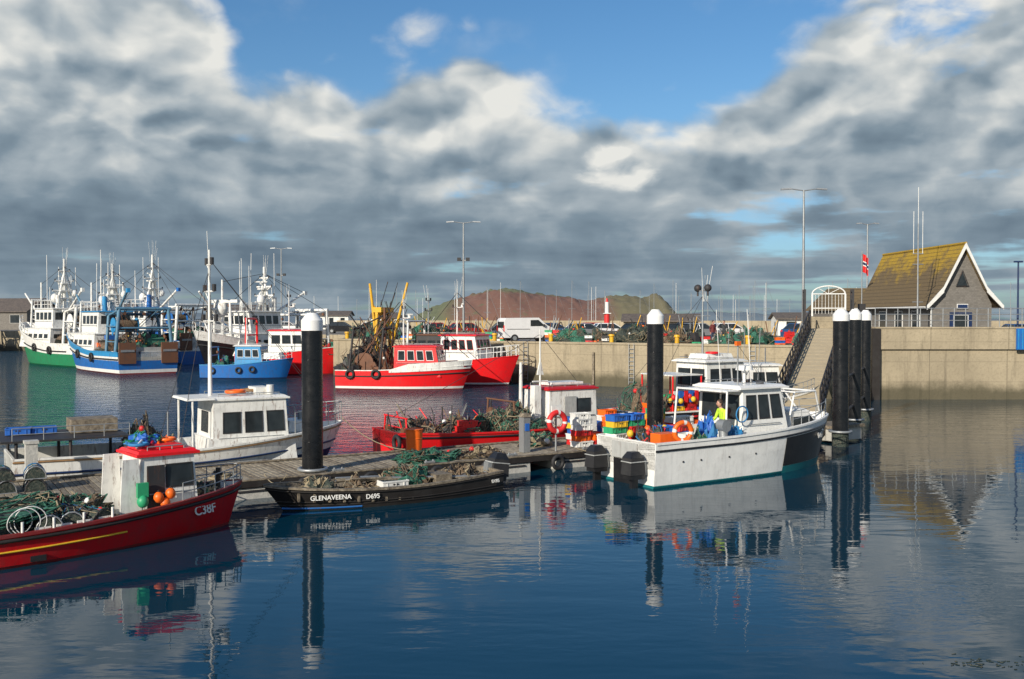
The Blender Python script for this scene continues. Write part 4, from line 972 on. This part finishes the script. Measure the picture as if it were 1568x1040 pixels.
for i, (x, y, s, m) in enumerate(((4.6, 77.5, 1.3, NETG), (9.4, 74.5, 1.4, NETD), (17.3, 69.5, 1.4, NETG), (15.4, 70.3, 1.1, NETG), (12.2, 73.0, 1.1, NETB), (-7.4, 85, 1.5, NETG), (-11.5, 88.0, 1.6, NETG), (-14.0, 92, 1.5, NETD), (-5.0, 84.5, 1.2, NETD), (7.0, 76.4, 1.1, NETB), (20.0, 67.4, 1.0, NETG), (11.0, 80, 1.2, NETD), (-13.0, 97, 2.0, NETG), (14.0, 76, 1.1, NETD))):
    mb = MB(); heap(mb, (0, 0, 0), (s * 1.2, s * .8, s * .7), [m, NETD, NETG, ROPE, NETB], 70, 5, i * 3 + 60); mb.build('fishing_net_heap', (x, y, 3.1), R.uniform(0, 3))
for i, (x, y) in enumerate(((6.0, 75.8), (13.4, 71.2), (-9.4, 86.0), (18.6, 68.0), (-1.9, 82.5), (10.6, 73.2), (-12.9, 90.5), (3.0, 79), (20.8, 65.8), (-6.8, 89))):
    mb = MB(); crates(mb, (0, 0, 0), 3, R.uniform(-.6, .2), tall=5, s=(.62, .4, .2)); mb.build('fish_crates', (x, y, 3.1))
mb = MB()
for i in range(40):
    x = R.uniform(0, 30); y = -x * .63 + R.uniform(0, 4); mb.box((x, y, .4), (R.uniform(.5, 1.7), R.uniform(.5, 1.0), R.uniform(.4, 1.1)), R.choice([DARK, RUST, WOOD, GREY, NETD, NAVY, NETB]), rz=R.uniform(0, 3), top=(R.uniform(.6, 1), R.uniform(.6, 1)))
    for k in range(3): mb.cyl((x + R.uniform(-.5, .5), y, .3), (x + R.uniform(-.8, .8), y, R.uniform(.9, 2.2)), .035, R.choice([GREY, RUST, DARK, YEL]))
mb.build('trawl_gear', (-8.6, 86.5, 3.1))

mb = MB()
for i in range(110):
    x = R.uniform(-60, 135); y = 235 + R.uniform(0, 60); h = R.uniform(8, 13)
    if x < 20 and R.random() < .6: continue
    mb.cyl((x, y, 0), (x, y, h + 2), .08, GREY if i % 3 else FWHT, .05, 5); mb.cyl((x - .9, y, h * .6), (x + .9, y, h * .6), .04, GREY, n=4)
    mb.box((x + 1, y, .9), (8, 2.2, 1.2), FWHT, top=(1.05, 1.1)); mb.box((x + 1, y, 1.9), (3, 1.6, .8), FWHT, top=(.8, .8)); mb.box((x - 1.5, y, 2.4), (3.5, .3, .3), BLUE)
    mb.cyl((x, y, h + 2), (x + 4.6, y, 1.5), .02, GREY, n=3)
mb.build('marina_yachts')

# ================================================================== island and far coast
def terrain(name, prof, Y0, depth, mat, amp=4, nx=160, ny=34, cell=22):
    def f(x):
        for (a, b), (c, d) in zip(prof[:-1], prof[1:]):
            if a <= x <= c: k = (x - a) / (c - a); return b + (d - b) * k
        return -3
    def fs_(x): return sum(f(x + o) for o in (-9, -4, 0, 4, 9)) / 5
    mb = MB(); vs = []; x0, x1 = prof[0][0], prof[-1][0]
    for j in range(ny + 1):
        v = j / ny
        for i in range(nx + 1):
            x = x0 + (x1 - x0) * i / nx; y = Y0 + (v - .5) * depth; w = math.sin(math.pi * v) ** .7
            nz = noise.fractal(Vector((x / cell, y / cell, 3)), 1, 2, 5) * amp
            hgt = fs_(x); vs.append((x, y, -3 + (hgt + 3) * w + nz * w * min(1, hgt / 12 if hgt > 0 else 0)))
    mb.add(vs, [(j * (nx + 1) + i, j * (nx + 1) + i + 1, (j + 1) * (nx + 1) + i + 1, (j + 1) * (nx + 1) + i) for j in range(ny) for i in range(nx)], mat, True)
    return mb.build(name)
m, nt, b = newmat('heather_hill')
g = nt.nodes.new('ShaderNodeNewGeometry').outputs['Position']; sep = nt.nodes.new('ShaderNodeSeparateXYZ'); nt.links.new(g, sep.inputs[0])
n1 = noisen(nt, g, .018, 7, .65); n2 = noisen(nt, g, .15, 5, .7)
c = mixc(nt, sstep(nt, n1, .58, .68), (.19, .078, .04), (.12, .11, .04))
hz = sstep(nt, mathn(nt, 'ADD', sep.outputs[2], mathn(nt, 'MULTIPLY', n1, 34)), 56, 64)
lft = mathn(nt, 'SUBTRACT', 1, sstep(nt, mathn(nt, 'ADD', sep.outputs[0], mathn(nt, 'MULTIPLY', n1, 50)), -80, -40))
gr = sstep(nt, mathn(nt, 'ADD', sep.outputs[0], mathn(nt, 'MULTIPLY', n1, 60)), 150, 180)
c = mixc(nt, mathn(nt, 'MAXIMUM', hz, mathn(nt, 'MAXIMUM', lft, mathn(nt, 'MULTIPLY', gr, .7))), c, (.14, .15, .055))
c = mixc(nt, mathn(nt, 'MULTIPLY', sstep(nt, n2, .54, .74), .5), c, (.26, .22, .17))
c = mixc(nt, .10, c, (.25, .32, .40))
nt.links.new(c, b.inputs['Base Color']); b.inputs['Roughness'].default_value = 1
terrain('island_hill', [(-160, -3), (-140, 10), (-125, 20), (-95, 31), (-64, 39), (-38, 46), (-14, 51), (6, 50), (26, 43), (55, 40), (86, 37), (112, 31), (136, 37), (165, 40), (190, 38), (204, 32), (214, 45), (224, 46), (230, 20), (246, 10), (262, -3)], 1500, 330, m, 4.5, cell=14)
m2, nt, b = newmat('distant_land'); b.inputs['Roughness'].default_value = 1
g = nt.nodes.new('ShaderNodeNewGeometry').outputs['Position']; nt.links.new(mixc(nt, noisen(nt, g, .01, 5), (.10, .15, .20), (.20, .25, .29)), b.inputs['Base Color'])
terrain('distant_coast', [(600, -3), (700, 22), (820, 36), (1000, 30), (1200, 14), (1500, 20), (1900, 8), (2300, -3)], 4200, 500, m2, 6, 100, 12, 120)
terrain('distant_coast', [(-2400, 20), (-2000, 34), (-1600, 40), (-1200, 24), (-800, 10), (-500, -3)], 4200, 500, m2, 6, 100, 12, 120)

# ================================================================== people
def person(name, loc, rz, top, legs, pose='stand', hair=HAIR, seed=0):
    lean = .0 if pose == 'stand' else .12
    J = {'pel': (0, 0, .95, .13), 'sp': (.01 + lean * .3, 0, 1.12, .125), 'ch': (lean, 0, 1.34, .14), 'nk': (.01 + lean * 1.2, 0, 1.5, .06), 'hd': (.02 + lean * 1.3, 0, 1.56, .055)}
    E = [('pel', 'sp'), ('sp', 'ch'), ('ch', 'nk'), ('nk', 'hd')]
    hands = []
    for sg, n in ((1, 'l'), (-1, 'r')):
        fwd = .34 if pose == 'work' else (.12 if sg > 0 else -.05)
        up = .12 if pose == 'work' else 0
        J['sh' + n] = (lean, sg * .18, 1.42, .065); J['el' + n] = (lean - .03 + (fwd * .3), sg * .25, 1.15, .047); J['wr' + n] = (lean + fwd, sg * .2, .92 + up, .032); J['ha' + n] = (lean + fwd * 1.15 + .02, sg * .195, .85 + up, .035)
        J['hp' + n] = (0, sg * .1, .9, .095); J['kn' + n] = (.04 * sg + .03, sg * .11, .5, .06); J['an' + n] = (-.03 + .05 * sg, sg * .12, .09, .045); J['to' + n] = (.15 + .05 * sg, sg * .14, .045, .042)
        E += [('ch', 'sh' + n), ('sh' + n, 'el' + n), ('el' + n, 'wr' + n), ('wr' + n, 'ha' + n), ('pel', 'hp' + n), ('hp' + n, 'kn' + n), ('kn' + n, 'an' + n), ('an' + n, 'to' + n)]
        hands.append((Vector(J['ha' + n][:3]), sg))
    ks = list(J); me = bpy.data.meshes.new('tmp'); me.from_pydata([J[k][:3] for k in ks], [(ks.index(a), ks.index(b)) for a, b in E], [])
    o = bpy.data.objects.new('tmp', me); scene.collection.objects.link(o)
    o.modifiers.new('skin', 'SKIN'); ss = o.modifiers.new('sub', 'SUBSURF'); ss.levels = 1; ss.render_levels = 1
    if me.skin_vertices:
        for i, k in enumerate(ks): me.skin_vertices[0].data[i].radius = (J[k][3], J[k][3]); me.skin_vertices[0].data[i].use_root = (i == 0)
    dg = bpy.context.evaluated_depsgraph_get(); ev = o.evaluated_get(dg).to_mesh()
    mb = MB(); vs = [tuple(v.co) for v in ev.vertices]; groups = {}
    for p in ev.polygons:
        c = p.center; k = top
        if c.z > 1.49: k = SKIN
        elif min((c - h_[0]).length for h_ in hands) < .075: k = SKIN
        elif c.z < .93 and abs(c.y) < .2 and c.x < .2 and not any((c - Vector(J['wr' + n][:3])).length < .12 for n in 'lr'): k = legs
        if c.z < .11: k = RUB
        groups.setdefault(k.name, (k, []))[1].append(tuple(p.vertices))
    o.evaluated_get(dg).to_mesh_clear(); bpy.data.objects.remove(o)
    for k, fs in groups.values(): mb.add(vs, fs, k, True)
    hc = Vector((.03 + lean * 1.4, 0, 1.645))
    mb.sph(hc, .1, SKIN, 14, (.95, .78, 1.2)); mb.sph(hc + Vector((-.02, 0, .025)), .106, hair, 14, (.95, .82, 1.12))
    mb.sph(hc + Vector((.098, 0, -.01)), .018, SKIN, 6, (1, .8, 1.5))
    for sg in (-1, 1): mb.sph(hc + Vector((0, sg * .08, -.01)), .022, SKIN, 6, (.7, .5, 1.3)); mb.sph(hc + Vector((.088, sg * .032, .015)), .009, DARK, 6)
    mb.box(hc + Vector((.088, 0, -.055)), (.015, .045, .008), DRED)
    for h_, sg in hands:
        for i in range(4): a = h_ + Vector((-.022 + i * .016, 0, -.01)); b_ = a + Vector((.006, -sg * .008, -.05 - (.012 if i in (1, 2) else 0))); mb.cyl(a, b_, .009, SKIN, .008, 6); mb.cyl(b_, b_ + Vector((.012, -sg * .012, -.025)), .008, SKIN, .006, 6)
        mb.cyl(h_ + Vector((.02, 0, .02)), h_ + Vector((.055, -sg * .01, -.02)), .011, SKIN, .008, 6)
    return mb.build(name, loc, rz)
wp = Vector((3.45, 29.75)) + Vector((math.cos(HD), math.sin(HD))) * 3.4 + Vector((math.sin(HD), -math.cos(HD))) * .75
person('fisherman', (wp.x, wp.y, .68), rad(200), HIVIS, JEAN, 'work')
person('man_standing', (14.6, 71.2, 3.1), rad(-60), RCOAT, JEAN); person('man_standing', (15.5, 71.6, 3.1), rad(-120), COAT, COAT)

# ================================================================== water
S = 9000
m, nt, b = newmat('harbour_water')
g = nt.nodes.new('ShaderNodeNewGeometry').outputs['Position']
sep = nt.nodes.new('ShaderNodeSeparateXYZ'); nt.links.new(g, sep.inputs[0])
big = noisen(nt, g, .05, 2)
nt.links.new(mixc(nt, big, (.001, .028, .056), (.002, .038, .066)), b.inputs['Base Color'])
b.inputs['IOR'].default_value = 1.33
w1 = noisen(nt, mapn(nt, g, (.5, 1.5, 1), rot=(0, 0, .2)), .9, 2, .5, .3)
w2 = noisen(nt, mapn(nt, g, (1, 2.0, 1), rot=(0, 0, -.25)), 3.0, 2, .5, .3)
w3 = noisen(nt, mapn(nt, g, (.55, 1.0, 1), rot=(0, 0, .1)), 1.3, 4, .62, .3)
ruf = sstep(nt, sep.outputs[1], 33, 44)
lf = nt.nodes.new('ShaderNodeMapRange'); lf.interpolation_type = 'SMOOTHSTEP'; nt.links.new(sep.outputs[0], lf.inputs[0]); lf.inputs[1].default_value = 0; lf.inputs[2].default_value = 12; lf.inputs[3].default_value = 1; lf.inputs[4].default_value = .05
ruf = mathn(nt, 'MULTIPLY', ruf, lf.outputs[0])
patch = sstep(nt, noisen(nt, mapn(nt, g, (.3, 1, 1)), .16, 2), .42, .62)
hgt = mathn(nt, 'ADD', mathn(nt, 'MULTIPLY', w1, .009), mathn(nt, 'MULTIPLY', w2, mathn(nt, 'ADD', mathn(nt, 'MULTIPLY', patch, .0034), .0009)))
hgt = mathn(nt, 'ADD', hgt, mathn(nt, 'MULTIPLY', w3, mathn(nt, 'MULTIPLY', ruf, .75)))
nt.links.new(mathn(nt, 'ADD', mathn(nt, 'MULTIPLY', ruf, .04), .015), b.inputs['Roughness'])
bn = nt.nodes.new('ShaderNodeBump'); bn.inputs['Strength'].default_value = 1; bn.inputs['Distance'].default_value = 1
nt.links.new(hgt, bn.inputs['Height']); nt.links.new(bn.outputs[0], b.inputs['Normal'])
mb = MB(); mb.add([(-S, -80, 0), (S, -80, 0), (S, S, 0), (-S, S, 0)], [(0, 1, 2, 3)], m); mb.build('water')

# ================================================================== sky / light
sd = Vector((-.50, -.78, .40)).normalized()
el = math.asin(sd.z); az = math.atan2(sd.x, sd.y)
sun = bpy.data.lights.new('sun', 'SUN'); sun.energy = 5.0; sun.angle = rad(.53); sun.color = (1, .91, .77)
so = bpy.data.objects.new('sun', sun); scene.collection.objects.link(so); so.rotation_euler = sd.to_track_quat('Z', 'Y').to_euler()
w = bpy.data.worlds.new('World'); scene.world = w; w.use_nodes = True; nt = w.node_tree; nt.nodes.clear()
try: w.cycles.sampling_method = 'MANUAL'; w.cycles.sample_map_resolution = 256
except Exception: pass
out = nt.nodes.new('ShaderNodeOutputWorld')
sky = nt.nodes.new('ShaderNodeTexSky'); sky.sky_type = 'NISHITA'; sky.sun_disc = False; sky.sun_elevation = el; sky.sun_rotation = az; sky.ozone_density = 3.0
bg1 = nt.nodes.new('ShaderNodeBackground'); bg1.inputs[1].default_value = .12
tc = nt.nodes.new('ShaderNodeTexCoord').outputs['Generated']
sp = nt.nodes.new('ShaderNodeSeparateXYZ'); nt.links.new(tc, sp.inputs[0]); X, Y, Z = sp.outputs
u = mathn(nt, 'ARCTAN2', X, Y); v = mathn(nt, 'ARCSINE', Z)
hs = nt.nodes.new('ShaderNodeHueSaturation'); hs.inputs['Saturation'].default_value = 1.22; nt.links.new(sky.outputs[0], hs.inputs['Color'])
lowv = mathn(nt, 'SUBTRACT', 1, sstep(nt, v, .0, .22))
nt.links.new(mixc(nt, lowv, hs.outputs[0], (.58, .76, .98), 'MULTIPLY'), bg1.inputs[0])
fc = nt.nodes.new('ShaderNodeFloatCurve'); nt.links.new(mathn(nt, 'ADD', mathn(nt, 'DIVIDE', u, 1.2), .5), fc.inputs['Value'])
tab = [(-.6, .37), (-.482, .36), (-.343, .345), (-.294, .30), (-.25, .258), (-.206, .262), (-.148, .264), (-.089, .285), (-.056, .282), (-.003, .250), (.064, .222), (.117, .216), (.195, .232), (.24, .262), (.308, .302), (.39, .335), (.6, .36)]
cv = fc.mapping.curves[0]; cv.points[0].location = (0, tab[0][1] / .6); cv.points[1].location = (1, tab[-1][1] / .6)
for a, b_ in tab[1:-1]: cv.points.new((a / 1.2) + .5, b_ / .6)
fc.mapping.update()
vb = mathn(nt, 'MULTIPLY', fc.outputs[0], .6)
cmb = nt.nodes.new('ShaderNodeCombineXYZ'); nt.links.new(u, cmb.inputs[0]); nt.links.new(mathn(nt, 'MULTIPLY', v, 1.5), cmb.inputs[1])
C = cmb.outputs[0]
wn = nt.nodes.new('ShaderNodeTexNoise'); wn.inputs['Scale'].default_value = 7; wn.inputs['Detail'].default_value = 4; nt.links.new(C, wn.inputs['Vector'])
va = nt.nodes.new('ShaderNodeVectorMath'); va.operation = 'MULTIPLY_ADD'; nt.links.new(wn.outputs['Color'], va.inputs[0]); va.inputs[1].default_value = (.10, .10, 0); nt.links.new(C, va.inputs[2])
CW = va.outputs[0]
def voro(vec, scale, detail, sm=.6):
    n = nt.nodes.new('ShaderNodeTexVoronoi'); n.voronoi_dimensions = '2D'; n.feature = 'SMOOTH_F1'; n.normalize = False
    n.inputs['Scale'].default_value = scale; n.inputs['Detail'].default_value = detail; n.inputs['Roughness'].default_value = .45; n.inputs['Smoothness'].default_value = sm
    nt.links.new(vec, n.inputs['Vector']); return n.outputs['Distance']
zz = mathn(nt, 'ADD', mathn(nt, 'MAXIMUM', Z, 0), .10)
cp = nt.nodes.new('ShaderNodeCombineXYZ'); nt.links.new(mathn(nt, 'MULTIPLY', u, 6), cp.inputs[0]); nt.links.new(mathn(nt, 'DIVIDE', 1.3, zz), cp.inputs[1]); P = cp.outputs[0]
nb = noisen(nt, C, 4.6, 6, .52, .15)
nb2 = noisen(nt, mapn(nt, C, (1, 1, 1), (.020, -.040, 0)), 4.6, 4, .52, .15)
nf = noisen(nt, CW, 18, 5, .58, .1)
v1 = voro(CW, 10, 2); v2 = voro(mapn(nt, CW, (1, 1, 1), (.010, -.022, 0)), 10, 2)
npn = noisen(nt, P, 1.0, 5, .5, .1)
depth = mathn(nt, 'SUBTRACT', vb, v)
dn = mathn(nt, 'ADD', depth, mathn(nt, 'MULTIPLY', mathn(nt, 'SUBTRACT', nb, .5), .09))
dn = mathn(nt, 'ADD', dn, mathn(nt, 'MULTIPLY', mathn(nt, 'SUBTRACT', .45, v1), .055))
dn = mathn(nt, 'ADD', dn, mathn(nt, 'MULTIPLY', mathn(nt, 'SUBTRACT', nf, .5), .05))
dens = sstep(nt, dn, -.015, .032)
right = sstep(nt, u, .05, .42); low = mathn(nt, 'SUBTRACT', 1, sstep(nt, v, .10, .17))
open_ = mathn(nt, 'MULTIPLY', mathn(nt, 'MULTIPLY', right, low), .12)
open2 = mathn(nt, 'MULTIPLY', mathn(nt, 'SUBTRACT', 1, sstep(nt, v, .015, .05)), .10)
hn = mathn(nt, 'SUBTRACT', npn, mathn(nt, 'ADD', open_, open2))
holes = sstep(nt, mathn(nt, 'ADD', hn, mathn(nt, 'MULTIPLY', mathn(nt, 'SUBTRACT', nf, .5), .25)), .22, .38)
dens = mathn(nt, 'MULTIPLY', dens, holes)
wisp = mathn(nt, 'MULTIPLY', mathn(nt, 'MULTIPLY', sstep(nt, nb, .50, .75), .5), mathn(nt, 'SUBTRACT', 1, sstep(nt, v, .30, .42)))
dens = mathn(nt, 'MAXIMUM', dens, wisp)
e1 = mathn(nt, 'POWER', mathn(nt, 'ABSOLUTE', mathn(nt, 'DIVIDE', mathn(nt, 'SUBTRACT', u, .107), .066)), 2.0)
e2 = mathn(nt, 'POWER', mathn(nt, 'ABSOLUTE', mathn(nt, 'DIVIDE', mathn(nt, 'SUBTRACT', v, .152), .024)), 2.0)
ee = mathn(nt, 'SUBTRACT', .9, mathn(nt, 'ADD', e1, e2))
ee = mathn(nt, 'ADD', ee, mathn(nt, 'MULTIPLY', mathn(nt, 'SUBTRACT', nf, .5), 3.4))
ee = mathn(nt, 'ADD', ee, mathn(nt, 'MULTIPLY', mathn(nt, 'SUBTRACT', .45, v1), 2.2))
puff = mathn(nt, 'MULTIPLY', sstep(nt, ee, .0, 1.3), .9)
lit = mathn(nt, 'MULTIPLY', mathn(nt, 'SUBTRACT', nb, nb2), 1.9)
lit2 = mathn(nt, 'MULTIPLY', mathn(nt, 'SUBTRACT', v2, v1), .95)
vhi = mathn(nt, 'ADD', mathn(nt, 'MULTIPLY', sstep(nt, v, .05, .20), .75), .25)
lit = mathn(nt, 'MULTIPLY', mathn(nt, 'ADD', lit, lit2), vhi)
edge = mathn(nt, 'SUBTRACT', 1, sstep(nt, dn, .0, .11))
f = mathn(nt, 'ADD', lit, mathn(nt, 'MULTIPLY', edge, .26))
f = mathn(nt, 'ADD', f, mathn(nt, 'MULTIPLY', mathn(nt, 'SUBTRACT', npn, .5), -.75))
f = mathn(nt, 'ADD', f, mathn(nt, 'MULTIPLY', mathn(nt, 'SUBTRACT', nf, .5), .5))
f = mathn(nt, 'ADD', f, mathn(nt, 'MULTIPLY', sstep(nt, v, .05, .23), .26))
dk = mathn(nt, 'MULTIPLY', mathn(nt, 'SUBTRACT', 1, sstep(nt, u, -.15, .25)), mathn(nt, 'MULTIPLY', mathn(nt, 'SUBTRACT', 1, sstep(nt, v, .07, .15)), sstep(nt, v, .0, .05)))
f = mathn(nt, 'SUBTRACT', mathn(nt, 'ADD', f, .35), mathn(nt, 'MULTIPLY', dk, .17))
f = mathn(nt, 'ADD', f, mathn(nt, 'MULTIPLY', puff, .38), clamp=True)
dens = mathn(nt, 'MAXIMUM', dens, puff)
ramp = nt.nodes.new('ShaderNodeValToRGB'); nt.links.new(f, ramp.inputs[0]); cr = ramp.color_ramp
cr.elements[0].position = 0; cr.elements[0].color = (.135, .19, .245, 1); cr.elements[1].position = 1; cr.elements[1].color = (.80, .80, .76, 1)
for p_, c_ in ((.3, (.215, .285, .345)), (.6, (.40, .46, .50))): e_ = cr.elements.new(p_); e_.color = (*c_, 1)
bg2 = nt.nodes.new('ShaderNodeBackground'); bg2.inputs[1].default_value = 1.0; nt.links.new(ramp.outputs[0], bg2.inputs[0])
mx = nt.nodes.new('ShaderNodeMixShader'); nt.links.new(dens, mx.inputs[0]); nt.links.new(bg1.outputs[0], mx.inputs[1]); nt.links.new(bg2.outputs[0], mx.inputs[2]); nt.links.new(mx.outputs[0], out.inputs[0])

# ================================================================== camera
cam = bpy.data.cameras.new('camera'); co = bpy.data.objects.new('camera', cam); scene.collection.objects.link(co)
cam.lens = 34.44; cam.sensor_width = 36; cam.clip_end = 20000; cam.clip_start = .1
co.location = (0, 0, 5); co.rotation_euler = (rad(90 - 1.22), 0, 0); scene.camera = co
scene.view_settings.view_transform = 'Standard'; scene.view_settings.look = 'None'; scene.view_settings.exposure = 0
